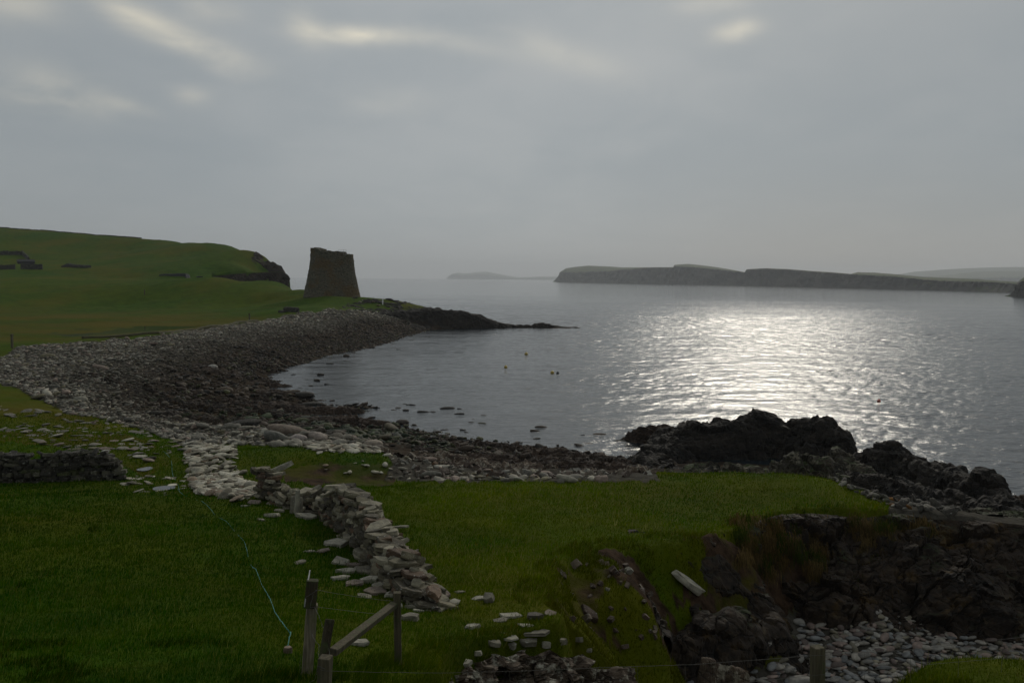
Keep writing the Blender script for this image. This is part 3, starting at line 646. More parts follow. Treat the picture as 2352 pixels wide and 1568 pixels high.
ridge_rock('rock_ridge', [UV(1965,1090,46,1.6), UV(2040,1092,45.5,2.2), UV(2100,1108,44.5,2.2), UV(2170,1128,43,2.2), UV(2240,1150,41,2.0), UV(2300,1180,39,1.6), UV(2400,1190,37,1.5)], M['darkrock'], 0.11, 0.5, 1.0, 19, 1.8, 'lower black rock shelf in front of the long right hand ridge', strata=0.5)
ridge_rock('rock_ridge', [UV(2215,1172,35,.9), UV(2290,1186,33,1.1), UV(2352,1178,33,1.2), UV(2460,1180,33,1.2)], M['lichrock'], 0.08, 0.35, 0.7, 20, 2.0, 'lichened rock crest on top of the cove cliff at the right edge')
ridge_rock('sea_rock', [UV(2318,1140,51,1.0), UV(2360,1136,51,1.3), UV(2420,1138,51,1.3)], M['brownrock'], 0.1, 0.3, 0.7, 21, 2, 'flat brown rock awash at the right edge beyond the black ridge')
ridge_rock('reef', [UV(1028,1012,66,1.1), UV(1100,1016,64.5,1.6), UV(1200,1030,62.5,1.9), UV(1300,1037,61,1.9), UV(1380,1047,60,1.5), UV(1448,1062,58.5,.9)], M['brownrock'], 0.10, 0.42, 0.9, 23, 1.6, 'reddish brown weed covered reef along the water, outer of the two', strata=0.35)
ridge_rock('reef', [UV(1080,1038,56,1.3), UV(1180,1048,54.5,2.2), UV(1300,1056,53,2.3), UV(1430,1068,52,1.7)], M['brownrock'], 0.11, 0.4, 0.9, 25, 1.6, 'reddish brown layered reef between the outer reef and the turf', strata=0.4)
ridge_rock('shore_rock', [UV(930,1068,44,.9), UV(985,1050,46,1.1), UV(1035,1044,47,1.1), UV(1090,1064,46,1.1), UV(1160,1080,45.5,1.2), UV(1250,1086,45,1.2), UV(1330,1088,45,1.2), UV(1450,1088,45,1.1)], M['palerock'], 0.09, 0.6, 0.55, 27, 1.6, 'jumbled broken pale rock bank between the turf edge and the reef')
ridge_rock('rock_ledge', [UV(540,930,82.5,1.8), UV(640,926,83.5,2.0), UV(720,932,82.5,1.7), UV(780,936,82.5,1.1), UV(822,939,82.5,.7)], M['brownrock'], 0.13, 0.32, 0.9, 29, 2.2, 'dark rock ledge reaching as a thin spit into the bay, upper of two', strata=0.3)
ridge_rock('rock_ledge', [UV(620,960,75,1.6), UV(740,956,75,1.8), UV(810,954,75,1.7), UV(865,966,74.5,1.2), UV(902,973,74,.7)], M['brownrock'], 0.13, 0.36, 0.9, 31, 2.2, 'dark rock ledge reaching as a thin spit into the bay, lower of two', strata=0.3)
ridge_rock('rock_ledge', [UV(470,884,100,1.6), UV(540,878,102,1.8), UV(610,882,102,1.4), UV(668,884,102,.8)], M['brownrock'], 0.16, 0.3, 1.0, 30, 2.2, 'brown weed covered ledge at the inner corner of the bay', strata=0.3)
ridge_rock('rock_ledge', [UV(430,902,93,1.2), UV(520,906,92,1.5), UV(600,908,91.5,1.3), UV(655,910,91,.7)], M['brownrock'], 0.15, 0.3, 1.0, 32, 2.2, 'brown ledge ending in the water just above the first thin spit', strata=0.3)
ridge_rock('rock_ledge', [UV(190,908,83,.9), UV(260,913,80,1.1), UV(330,916,77.5,1.2), UV(450,924,74.5,1.3), UV(560,936,73.5,1.3), UV(640,946,74,1.0)], M['cliffrock'], 0.12, 0.35, 0.8, 33, 2.6, 'grey brown bedrock step crossing the middle of the stony shore', strata=0.4)
ridge_rock('rock_ledge', [UV(400,948,66.5,1.2), UV(500,957,66,1.6), UV(620,966,66,1.6), UV(720,980,65.5,1.2), UV(780,988,65.5,.8)], M['cliffrock'], 0.12, 0.3, 0.9, 35, 2.4, 'low bedrock shelf just above the large rounded boulders', strata=0.4)
ridge_rock('headland_cliff', [UV(832,724,217,2.0), UV(880,718,220,3.6), UV(930,712,224,5.0), UV(990,709,227,5), UV(1050,714,228,4.8), UV(1090,722,229,4.2), UV(1140,740,230,3.4), UV(1180,745,231,2.4), UV(1220,748,232,1.6), UV(1240,742,232,2.3), UV(1255,744,232,1.9), UV(1275,748,233,1.5), UV(1322,751,233,1.2)],
    M['darkrock'], 0.32, 0.55, 2.2, 37, 4.0, kind='structure', strata=0.7)
# bare rock faces of the hill and the cove
def TB(l): return [W(u, v, D=D) for u, v, D in l]
face_sheet('hill_cliff', TB([(488,634,345),(530,630,346),(560,628,347),(590,626.5,347),(620,624.5,346),(645,624.5,345),(660,630,343),(667,640,340)]),
    [(p[0]*0.985, p[1]-6, -1.5) for p in TB([(488,634,345),(530,629,346),(560,627,347),(590,626,347),(620,624,346),(645,624,345),(664,630,343),(671,640,340)])], M['cliffrock'], 30, 0.6, 1.2, 4, 41)
ridge_rock('hill_cliff', [UV(600,602,379,3.5), UV(616,600,379,3.2), UV(630,603,378,2.8), UV(641,608,377,2.0)], M['cliffrock'], 0.5, 1.2, 2.5, 43, 2.5, kind='structure')
face_sheet('cove_cliff', [W(u, v, z=z) for u, v, z in [(1700,1222,4.7),(1740,1196,4.72),(1790,1182,4.76),(1850,1180,4.7),(1920,1184,4.66),(1980,1190,4.62),(2050,1180,4.6),(2200,1192,4.62),(2352,1204,4.6),(2520,1215,4.5),(2700,1228,4.3)]],
    [W(u, v, z=z) for u, v, z in [(1790,1432,1.9),(1815,1440,1.85),(1850,1446,1.8),(1900,1460,1.8),(1960,1476,1.7),(2050,1486,1.65),(2200,1484,1.6),(2352,1484,1.6),(2520,1484,1.5),(2700,1484,1.4)]], M['cliffrock'], 120, 0.045, 0.62, 0.95, 45, 0.1)
face_sheet('rock_face', [W(u, v, z=z)-np.array((0, .12, 0)) for u, v, z in [(1005,1592,6.8),(1035,1550,6.7),(1062,1542,6.66),(1085,1514,6.5),(1112,1510,6.44),(1135,1493,6.4),(1165,1502,6.34),(1200,1486,6.3),(1225,1498,6.24),(1262,1484,6.2),(1290,1503,6.05),(1320,1500,5.9),(1340,1520,5.6),(1400,1530,5.15),(1460,1562,4.65)]],
    [(-0.9,12.3,4.4),(-0.5,12.8,4.1),(0.1,13.3,3.9),(0.8,13.9,3.8),(1.5,14.4,3.7),(2.0,14.7,3.6),(2.6,15.0,3.4),(3.1,15.6,3.2),(3.6,16.6,3.0)], M['facerock'], 110, 0.025, 0.44, 0.42, 47, 0.05, tap=0.55)
ridge_rock('slope_rock', [UV(1578,1452,22.4,.55), UV(1640,1412,23.2,.95), UV(1700,1400,24,1.05), UV(1760,1420,24.8,.9), UV(1805,1460,25.4,.6)], M['cliffrock'], 0.05, 0.34, 1.2, 49, 2.2, 'dark smooth rock mass at the foot of the grassy slope beside the cobbles')
ridge_rock('slope_rock', [UV(1615,1508,19.5,.16), UV(1670,1524,19.7,.2), UV(1715,1536,19.9,.15)], M['palerock'], 0.03, 0.08, 0.3, 50, 2.5, 'long narrow pale rock at the lower left corner of the cobble beach')
# ------------------------------------------------------------------ tower
def mat_masonry(name, c1, c2, c3, rowh=0.35, bdist=0.12):
    m, T, p = new_mat(name)
    tcn = T.new('ShaderNodeTexCoord').outputs['Object']; s = T.new('ShaderNodeSeparateXYZ'); T.link(tcn, s.inputs[0])
    vor = T.new('ShaderNodeTexVoronoi'); vor.inputs['Scale'].default_value = 1.0
    v = T.mapping(tcn, scale=(1/(rowh*1.9), 1/(rowh*1.9), 1/rowh)); T.link(v, vor.inputs['Vector'])
    vc = T.new('ShaderNodeSeparateColor'); T.link(vor.outputs['Color'], vc.inputs[0])
    ed = T.new('ShaderNodeTexVoronoi', feature='DISTANCE_TO_EDGE'); ed.inputs['Scale'].default_value = 1.0; T.link(v, ed.inputs['Vector'])
    e = T.ramp(ed.outputs['Distance'], 0.0, 0.10)
    col = T.mix(vc.outputs[0], c1, c2)
    n = T.noise(tcn, 0.22, 5, 0.6); col = T.mix(T.math('MULTIPLY', T.ramp(n, 0.47, 0.63), 0.75), col, c3)
    col = T.mix(T.math('MULTIPLY', T.ramp(vc.outputs[1], 0.93, 0.98), 0.6), col, (0.18, 0.165, 0.13, 1))
    col = T.mix(T.math('MULTIPLY', T.math('SUBTRACT', 1.0, e), 0.75), col, (0.008, 0.008, 0.007, 1))
    T.link(col, p.inputs['Base Color'])
    h = T.math('ADD', T.math('MULTIPLY', e, 0.6), T.math('MULTIPLY', vc.outputs[2], 0.7))
    T.link(bump(T, h, bdist, 1.0), p.inputs['Normal'])
    return m
M['tower'] = mat_masonry('tower_masonry', (0.075, 0.068, 0.042, 1), (0.150, 0.134, 0.088, 1), (0.13, 0.078, 0.022, 1), 0.22, 0.07)
M['ruin'] = mat_masonry('ruin_masonry', (0.020, 0.020, 0.018, 1), (0.075, 0.070, 0.055, 1), (0.05, 0.05, 0.03, 1), 0.3)
tb = W(762.5, 680, D=240); tx, ty = tb[0]*(tb[1]+7.0)/tb[1], tb[1]+7.0; tz = tb[2]-0.5
tw = empty('stone_tower', (tx, ty, tz)); tag(tw, 'tall round drystone tower with waisted walls standing on the green headland', 'tower')
prof = [(0, 7.85), (0.5, 7.75), (1.5, 7.5), (3, 7.15), (5.8, 6.62), (8.4, 6.12), (10.7, 5.86), (12, 5.78), (14.3, 5.74)]
na = 420; th = np.linspace(0, 2*math.pi, na, endpoint=False); nz = 110
X = np.zeros((na, nz+26, 3))
# rim: highest on the viewer's left, lower on the right
rx = np.sin(th)
rim = 13.0-0.75*smooth(rx, -0.70, -0.30)-0.15*smooth(rx, -0.2, 0.2)-0.75*smooth(rx, 0.50, 0.72)+0.10*fb2(np.cos(th)*5.8, rx*5.8, 0.6, 3, 0.6, 51)+0.18*chunk(np.stack([np.cos(th)*5.8, rx*5.8, th*0], 1), 0.7, 52, 0)
for i in range(na):
    zz = np.linspace(0, rim[i]+0.5, nz); r = np.interp(zz, [p[0] for p in prof], [p[1] for p in prof])
    X[i, :nz, 0] = r*math.sin(th[i]); X[i, :nz, 1] = -r*math.cos(th[i]); X[i, :nz, 2] = zz
    rt = r[-1]; ins = np.linspace(0, 1, 26)
    ri = np.where(ins < 0.35, rt-ins/0.35*2.4, rt-2.4-0.6*(ins-0.35)); zi = np.where(ins < 0.35, rim[i]+0.5, rim[i]+0.5-(ins-0.35)/0.65*12.6)
    X[i, nz:, 0] = ri*math.sin(th[i]); X[i, nz:, 1] = -ri*math.cos(th[i]); X[i, nz:, 2] = zi
f = X.reshape(-1, 3); n = vnormals(np.concatenate([X, X[:1]], 0))[:-1].reshape(-1, 3)
row = np.floor(f[:, 2]/0.32)
cc = chunk(np.stack([f[:, 0]/0.7, f[:, 1]/0.7, f[:, 2]/0.32], 1), 1.0, 53, 0.6)
f = f+n*(0.10*cc+0.15*fbm(f/3.0, 4, 0.55, 54))[:, None]
mesh_np('wall', f, gridfaces(na, nz+26, True), M['tower'], smooth_=False, parent=tw)
import bmesh
def bm_obj(name, bm, mat, parent=None):
    me = bpy.data.meshes.new(name); bm.to_mesh(me); bm.free(); me.materials.append(mat)
    o = bpy.data.objects.new(name, me); COL.objects.link(o)
    if parent is not None: o.parent = parent
    return o
def bm_bar(bm, a, b, w, d=None, roll=0.0, taper=1.0, segs=None):
    """bar from a to b; square section, or round with segs"""
    a, b = Vector(a), Vector(b); z = (b-a).normalized(); up = Vector((0, 1, 0)) if abs(z.y) < 0.9 else Vector((1, 0, 0))
    x = up.cross(z).normalized(); y = z.cross(x); d = d or w
    x, y = x*math.cos(roll)+y*math.sin(roll), y*math.cos(roll)-x*math.sin(roll)
    rings = []
    for p, s in ((a, 1.0), (b, taper)):
        if segs: rings.append([bm.verts.new(p+x*math.cos(t*2*math.pi/segs)*w/2*s+y*math.sin(t*2*math.pi/segs)*d/2*s) for t in range(segs)])
        else: rings.append([bm.verts.new(p+x*sx*w/2*s+y*sy*d/2*s) for sx, sy in ((-1, -1), (1, -1), (1, 1), (-1, 1))])
    n_ = len(rings[0])
    for i in range(n_): bm.faces.new((rings[0][i], rings[0][(i+1) % n_], rings[1][(i+1) % n_], rings[1][i]))
    bm.faces.new(rings[0][::-1]); bm.faces.new(rings[1])
def mat_plain(name, c, rough=0.6, metal=0.0, ns=8.0, var=0.25, bd=0.01):
    m, T, p = new_mat(name); g = T.new('ShaderNodeNewGeometry').outputs['Position']; a = T.noise(g, ns, 5, 0.65)
    T.link(T.mix(T.ramp(a, 0.3, 0.7), tuple(x*(1-var) for x in c[:3])+(1,), tuple(min(1, x*(1+var)) for x in c[:3])+(1,)), p.inputs['Base Color'])
    p.inputs['Roughness'].default_value = rough; p.inputs['Metallic'].default_value = metal
    T.link(bump(T, a, bd), p.inputs['Normal']); return m
M['steel'] = mat_plain('galvanised_steel', (0.30, 0.31, 0.32), 0.5, 0.7)
M['dark'] = mat_plain('dark_slate', (0.022, 0.022, 0.024), 0.7, var=0.4)
bm = bmesh.new()
rp = [(2.8+0.62*k, -4.6+0.28*k, 12.1) for k in range(4)]
for x, y, z in rp: bm_bar(bm, (x, y, z-0.5), (x, y, z+1.0), 0.07)
for k in range(3):
    for dz in (0.5, 1.0): bm_bar(bm, (rp[k][0], rp[k][1], rp[k][2]+dz-0.03), (rp[k+1][0], rp[k+1][1], rp[k+1][2]+dz-0.03), 0.05)
bm_obj('railing', bm, M['steel'], tw)
bm = bmesh.new(); bm_bar(bm, (0.9, -4.9, 12.1), (2.7, -4.7, 12.1), 1.0, 0.9); bm_obj('wallhead_hatch', bm, M['dark'], tw)

# ------------------------------------------------------------------ far ruins, skyline dyke
def strip_wall(name, pts, hgt, thick, mat, res=0.5, seed=1, label=None, cat='wall', kind=None, parent=None, sink=0.4):
    """low wall following ground points (x, y); hgt may be a list"""
    pts = np.array(pts, float)[:, :2]; L = np.concatenate([[0], np.cumsum(np.linalg.norm(np.diff(pts, axis=0), axis=1))])
    n = max(int(L[-1]/res)+2, 6); t = np.linspace(0, L[-1], n); x = np.interp(t, L, pts[:, 0]); y = np.interp(t, L, pts[:, 1])
    hh = np.interp(t, L, hgt) if isinstance(hgt, (list, tuple)) else np.full(n, hgt)
    g = H(x, y); dx, dy = np.gradient(x), np.gradient(y); l = np.hypot(dx, dy); nx, ny = -dy/l, dx/l
    hh = hh*(1+0.22*fb2(t, t*0, res*2.2, 3, 0.6, seed)+0.12*(h3(np.arange(n), np.arange(n)*0, np.arange(n)*0, seed)-0.5))
    sec = [(-.5, -1), (-.52, .3), (-.47, .75), (-.35, 1), (.35, 1), (.47, .75), (.52, .3), (.5, -1)]
    X = np.zeros((n+2, len(sec), 3))
    for k, (a, b) in enumerate(sec):
        zz = g+np.where(b < 0, -sink, hh*b); w = thick*a*(1+0.15*fb2(t+k*3.3, t*0, res*2, 2, 0.6, seed+k))
        X[1:-1, k] = np.stack([x+nx*w, y+ny*w, zz], 1)
    X[0] = X[1].mean(0)*[1, 1, 0]+[0, 0, g[0]]; X[-1] = X[-2].mean(0)*[1, 1, 0]+[0, 0, g[-1]]
    X[0, :, :2] = X[1, :, :2].mean(0)+ (X[0, :, :2]-X[1, :, :2].mean(0)); 
    o = mesh_np(name, X.reshape(-1, 3), gridfaces(n+2, len(sec)), mat, smooth_=False, parent=parent)
    return tag(o, label, cat if label else None, None, kind)
sk = []
for u in range(-140, 565, 16):
    d = RN @ np.array(((u-1176)/F, (784-560)/F, -1.0)); d /= np.hypot(d[0], d[1])
    g = H(d[0]*_ts, d[1]*_ts); i = np.argmax(np.where(_ts > 300, (g-CH)/_ts, -9)); sk.append((d[0]*_ts[i], d[1]*_ts[i]))
strip_wall('skyline_dyke', sk[:30], 0.55, 0.9, M['ruin'], 1.2, 61, 'long low drystone dyke along the skyline of the green hill')
def hp(*l): return [hit(u, v)[:2] for u, v in l]
rn = empty('ruined_croft', tuple(hit(48, 617))); tag(rn, 'roofless grey walled croft ruin on the hillside at the left edge', 'ruin')
inv = Matrix.Translation(-Vector(rn.location))
def under(o, par):
    o.parent = par; o.matrix_parent_inverse = Matrix.Translation(-Vector(par.location)); return o
fr0 = hit(48, 617); D0 = fr0[1]
under(strip_wall('front_wall', hp((-60,617),(35,618)), 1.9, 0.8, M['ruin'], 0.5, 62), rn)
under(strip_wall('front_wall', hp((48,618),(98,619)), 2.1, 0.8, M['ruin'], 0.5, 63), rn)
under(strip_wall('back_wall', hp((-60,584),(52,585)), 1.9, 0.8, M['ruin'], 0.6, 64), rn)
under(strip_wall('side_wall', hp((52,585),(62,594),(66,600)), 1.7, 0.8, M['ruin'], 0.6, 65), rn)
a = hit(41, 606); b = hit(80, 606)
bm = bmesh.new(); wv = b[:2]-a[:2]; Lw = np.linalg.norm(wv); ux = wv/Lw; uy = np.array((-ux[1], ux[0]))
def loc3(s, t, z): q = a[:2]+ux*s+uy*t; return (q[0], q[1], a[2]+z)
v8 = [bm.verts.new(loc3(s, t, z)) for z in (-.5, 1.1) for s, t in ((0, 0), (Lw, 0), (Lw, 3), (0, 3))]
for q in ((0, 1, 5, 4), (1, 2, 6, 5), (2, 3, 7, 6), (3, 0, 4, 7)): bm.faces.new([v8[k] for k in q])
r1 = bm.verts.new(loc3(-.1, 1.5, 2.0)); r2 = bm.verts.new(loc3(Lw+.1, 1.5, 2.0))
e8 = [bm.verts.new(loc3(s, t, 1.05)) for s, t in ((-.2, -.3), (Lw+.2, -.3), (Lw+.2, 3.3), (-.2, 3.3))]
for q in ((e8[0], e8[1], r2, r1), (e8[2], e8[3], r1, r2), (e8[1], e8[2], r2), (e8[3], e8[0], r1), (e8[0], e8[3], e8[2], e8[1])): bm.faces.new(q)
sh = bm_obj('slate_shed', bm, M['dark']); tag(sh, 'small dark shed with a low ridged roof inside the hillside ruin', 'shed')
strip_wall('ruined_wall', hp((145,613),(160,613),(204,615)), [0.5, 1.4, 1.0], 2.0, M['ruin'], 0.5, 66, 'short dark stub of wall lying alone on the hillside right of the croft ruin')
strip_wall('turf_scar', hp((368,633),(400,634),(430,635),(460,637)), [0.3, 0.9, 0.9, 0.3], 1.6, M['dark'], 0.6, 67, kind='structure')
strip_wall('stone_shelter', hp((655,716),(683,717)), [1.0, 1.1], 1.5, M['ruin'], 0.4, 68, 'small square heap of grey masonry on the turf left of the tower', 'shelter')
strip_wall('stone_shelter', hp((643,717),(655,717.5)), [0.4, 0.5], 1.0, M['ruin'], 0.3, 69, 'lower stub of masonry touching the left side of the square heap', 'shelter')
strip_wall('ruined_wall', hp((885,686),(897,687)), [1.0, 0.7], 1.2, M['ruin'], 0.3, 70, 'small stub of masonry on the turf crest right of the tower')
strip_wall('ruined_wall', hp((835,692),(880,698),(920,701)), [0.4, 0.35, 0.3], 0.7, M['ruin'], 0.3, 71, 'thin line of half buried wall stones between the tower and the black rocks')
M['path'] = mat_plain('trodden_turf', (0.060, 0.055, 0.022), 0.9, ns=1.5)
strip_wall('path', hp((190,778),(300,772),(360,767),(420,761),(480,752),(540,744),(590,738)), 0.35, 0.8, M['path'], 1.0, 72, kind='structure')
# marker posts
M['wood'] = None
def mat_wood(name, c1, c2, alg=(0.05, 0.07, 0.02, 1)):
    m, T, p = new_mat(name); o_ = T.new('ShaderNodeTexCoord').outputs['Object']; g = T.new('ShaderNodeNewGeometry').outputs['Position']
    v = T.mapping(o_, scale=(22, 22, 1.6)); a = T.noise(v, 1.5, 6, 0.65, 0.4); b = T.noise(g, 6, 5, 0.6)
    col = T.mix(T.ramp(a, 0.3, 0.7), c1, c2); col = T.mix(T.math('MULTIPLY', T.ramp(b, 0.48, 0.66), 0.6), col, alg)
    T.link(col, p.inputs['Base Color']); T.link(bump(T, a, 0.012, 0.9), p.inputs['Normal']); return m
M['wood'] = mat_wood('grey_post_timber', (0.045, 0.038, 0.024, 1), (0.120, 0.100, 0.062, 1))
M['woodpale'] = mat_wood('pale_split_timber', (0.10, 0.085, 0.055, 1), (0.26, 0.22, 0.15, 1), (0.12, 0.12, 0.05, 1))
M['wooddark'] = mat_wood('dark_wet_timber', (0.020, 0.016, 0.009, 1), (0.055, 0.043, 0.024, 1))
M['white'] = mat_plain('white_paint', (0.7, 0.7, 0.68), 0.6)
def marker(u, v, h, w, lab, mat):
    p = hit(u, v); e = empty('marker_post', tuple(p)); tag(e, lab, 'post')
    b_ = bmesh.new(); bm_bar(b_, (0, 0, -0.3), (0, 0, h), w); bm_obj('post', b_, mat, e)
    b_ = bmesh.new(); bm_bar(b_, (0, 0, h), (0, 0, h+w*0.8), w*1.25); bm_obj('cap', b_, mat, e)
marker(28, 799, 1.5, 0.22, 'thin dark post in the turf at the left end of the stone beach', M['wood'])
marker(573, 738, 1.5, 0.25, 'thin dark post where the beach crest meets the turf below the tower', M['wood'])
marker(332, 678, 1.4, 0.25, 'thin dark post alone in the middle of the far green pasture', M['wood'])
marker(879, 700, 1.3, 0.25, 'thin pale post on the turf just above the black rocks', M['white'])

# ------------------------------------------------------------------ pools, rope, buoys
def mat_pool():
    m, T, p = new_mat('still_water'); g = T.new('ShaderNodeNewGeometry').outputs['Position']
    p.inputs['Base Color'].default_value = (0.02, 0.02, 0.015, 1); p.inputs['Roughness'].default_value = 0.04; p.inputs['IOR'].default_value = 1.333; p.inputs['Specular IOR Level'].default_value = 0.5
    T.link(bump(T, T.noise(g, 2.0, 3, 0.5), 0.02, 0.2), p.inputs['Normal']); return m
M['pool'] = mat_pool()
xs = [p[0] for p in POOL]; ys = [p[1] for p in POOL]
X_, Y_ = np.meshgrid(np.linspace(min(xs), max(xs), 60), np.linspace(min(ys), max(ys), 40), indexing='ij'); fc = gridfaces(60, 40)[:, ::-1]
inp = inpoly(X_.ravel(), Y_.ravel(), POOL); fc = fc[inp[fc].all(1)]
o = mesh_np('marsh_pool', np.stack([X_.ravel(), Y_.ravel(), X_.ravel()*0+2.425], 1), fc, M['pool']); tag(o, kind='structure')
PUD = []
def puddle(u, v, rx_, ry_, seed):
    c = hit(u, v); PUD.append((c[0], c[1], rx_*1.15, ry_*1.3)); t = np.linspace(0, 2*math.pi, 40, endpoint=False); r = 1+0.3*fb2(np.cos(t)*1.3, np.sin(t)*1.3, 1, 3, 0.6, seed)
    x = c[0]+rx_*r*np.cos(t); y = c[1]+ry_*r*np.sin(t); z = float(H(x, y).max())+0.015
    vs = np.concatenate([[(c[0], c[1], z)], np.stack([x, y, x*0+z], 1)]); fs = np.array([(0, 1+i, 1+(i+1) % 40) for i in range(40)])
    tag(mesh_np('puddle', vs, fs, M['pool']), kind='structure')
puddle(376, 1124, 0.36, 0.40, 75); puddle(333, 1078, 0.28, 0.40, 76); puddle(1985, 1066, 0.5, 1.2, 77)
M['rope'] = mat_plain('turquoise_rope', (0.05, 0.20, 0.17), 0.7, ns=30)
def tube(name, pts, r, mat, segs=6, sub=6, wob=0.0, seed=0, closed=False):
    pts = np.array(pts, float); n = len(pts); t = np.linspace(0, n-1, (n-1)*sub+1); k = np.arange(n)
    # Catmull-Rom
    out = []
    for tt in t:
        i = min(int(tt), n-2); f_ = tt-i; p0, p1, p2, p3 = pts[max(i-1, 0)], pts[i], pts[i+1], pts[min(i+2, n-1)]
        out.append(0.5*((2*p1)+(-p0+p2)*f_+(2*p0-5*p1+4*p2-p3)*f_**2+(-p0+3*p1-3*p2+p3)*f_**3))
    P_ = np.array(out)
    if wob: P_ = P_+wob*np.stack([fb2(t*7+3, t*0, 1, 2, 0.6, seed+q) for q in range(3)], 1)
    T_ = np.gradient(P_, axis=0); T_ /= np.linalg.norm(T_, axis=1, keepdims=True); up = np.array((0.13, 0.1, 1.0)); A = np.cross(T_, up); A /= np.linalg.norm(A, axis=1, keepdims=True); B = np.cross(A, T_)
    an = np.linspace(0, 2*math.pi, segs, endpoint=False)
    V = P_[:, None]+r*(np.cos(an)[None, :, None]*A[:, None]+np.sin(an)[None, :, None]*B[:, None])
    V = np.swapaxes(V, 0, 1)
    return V.reshape(-1, 3), gridfaces(segs, len(P_), True)
rope_px = [(375,1037),(384,1046),(393,1056),(395,1075),(397,1093),(404,1105),(410,1117),(413,1133),(438,1143),(464,1153),(480,1168),(497,1184),(510,1194),(522,1203),(542,1222),(559,1242),(566,1264),(572,1288),(580,1304),(588,1318),(600,1343),(613,1370),(621,1388),(630,1407),(641,1430),(654,1451),(664,1456),(668,1464),(665,1477),(660,1490)]
rp = np.array([hit(u, v)+np.array((0, 0, (0.065 if i > 18 else 0.018)+0.035*math.sin(i*2.1))) for i, (u, v) in enumerate(rope_px)])
V, Fc = tube('rope', rp, 0.0075, M['rope'], 5, 8, 0.012, 5)
tag(mesh_np('rope', V, Fc, M['rope']), 'thin turquoise rope winding through the left field from the shore to a small stone', 'rope')
M['buoy'] = mat_plain('yellow_plastic', (0.40, 0.28, 0.05), 0.4); M['buoyred'] = mat_plain('red_plastic', (0.35, 0.07, 0.04), 0.4)
def buoy(u, v, lab, mat, r=0.3):
    p = W(u, v, z=0.0); b_ = bmesh.new(); pr = [(-0.9, 0.2), (-0.75, 0.6), (-0.4, 0.92), (0, 1), (0.4, 0.92), (0.75, 0.62), (0.92, 0.3), (1.0, 0.16), (1.3, 0.14), (1.34, 0.0)]
    rg = [[b_.verts.new((r*q*math.cos(t*math.pi/8), r*q*math.sin(t*math.pi/8), r*z)) for t in range(16)] for z, q in pr[:-1]]
    for i in range(len(rg)-1):
        for t in range(16): b_.faces.new((rg[i][t], rg[i][(t+1) % 16], rg[i+1][(t+1) % 16], rg[i+1][t]))
    b_.faces.new(rg[-1]); b_.faces.new(rg[0][::-1])
    o_ = bm_obj('buoy', b_, mat); o_.location = (p[0], p[1], 0.08); tag(o_, lab, 'buoy')
buoy(1208.7, 814, 'yellow mooring buoy floating in the bay, farthest of the three yellow ones', M['buoy'])
buoy(1161.6, 844, 'yellow mooring buoy floating in the bay, leftmost of the three yellow ones', M['buoy'], 0.24)
buoy(1268.6, 857, 'yellow mooring buoy floating in the bay, nearest of the three yellow ones', M['buoy'], 0.26)
buoy(1281, 858, 'small dark buoy floating just right of the nearest yellow buoy', M['dark'], 0.2)
buoy(2018.7, 922, 'small red buoy floating alone in the glittering water', M['buoyred'], 0.18)

# ------------------------------------------------------------------ foreground fence
fence = empty('wire_fence', (0, 0, 0)); tag(fence, 'broken wire fence with leaning square wooden posts and a diagonal strut in the foreground', 'fence')
def post(name, top, bot, w, mat, d=None, roll=0.0, lab=None, lift=0.0):
    b_ = bmesh.new(); bm_bar(b_, bot, top, w, d, roll); bmesh.ops.bevel(b_, geom=list(b_.edges), offset=0.006, segments=1, affect='EDGES')
    bmesh.ops.subdivide_edges(b_, edges=[e for e in b_.edges if e.calc_length() > 0.4], cuts=12)
    for v_ in b_.verts:
        q = np.array([v_.co[:]])*6; v_.co.x += 0.004*float(vn(q, 3)[0]); v_.co.y += 0.004*float(vn(q, 9)[0])
    o_ = bm_obj(name, b_, mat, fence)
    if lab: o_['label'] = lab
    return o_
def Wp(u, v, D): return W(u, v, D=D)
post('post', Wp(717, 1386, 10.05), Wp(703, 1575, 10.0), 0.125, M['woodpale'], 0.11, 0.25, 'pale split square post carrying a notice board')
post('post', Wp(718, 1331, 9.95), Wp(712, 1394, 9.93), 0.135, M['wooddark'], 0.12, 0.2, 'short dark block on top of the pale post')
post('post', Wp(758, 1421, 9.4), Wp(738, 1540, 9.2), 0.09, M['wooddark'], 0.10, 0.3, 'dark leaning post behind the nearest one')
post('post', Wp(747, 1507, 7.5), Wp(741, 1660, 7.5), 0.105, M['wood'], 0.11, -0.12, 'nearest square post with a mossy flat top')
post('post', Wp(912, 1359, 12.0), Wp(915, 1545, 12.0), 0.10, M['wood'], 0.10, 0.1, 'upright square post held by the diagonal strut')
post('strut', Wp(905, 1388, 11.95), Wp(764, 1497, 9.6), 0.075, M['wood'], 0.10, 0.2)
post('post', Wp(1878, 1484, 8.0), Wp(1877, 1640, 8.0), 0.105, M['wood'], 0.10, 0.3, 'mossy post standing in front of the cobble beach')
post('post', Wp(2520, 1440, 8.4), Wp(2520, 1640, 8.4), 0.105, M['wood'], 0.10, 0.3)
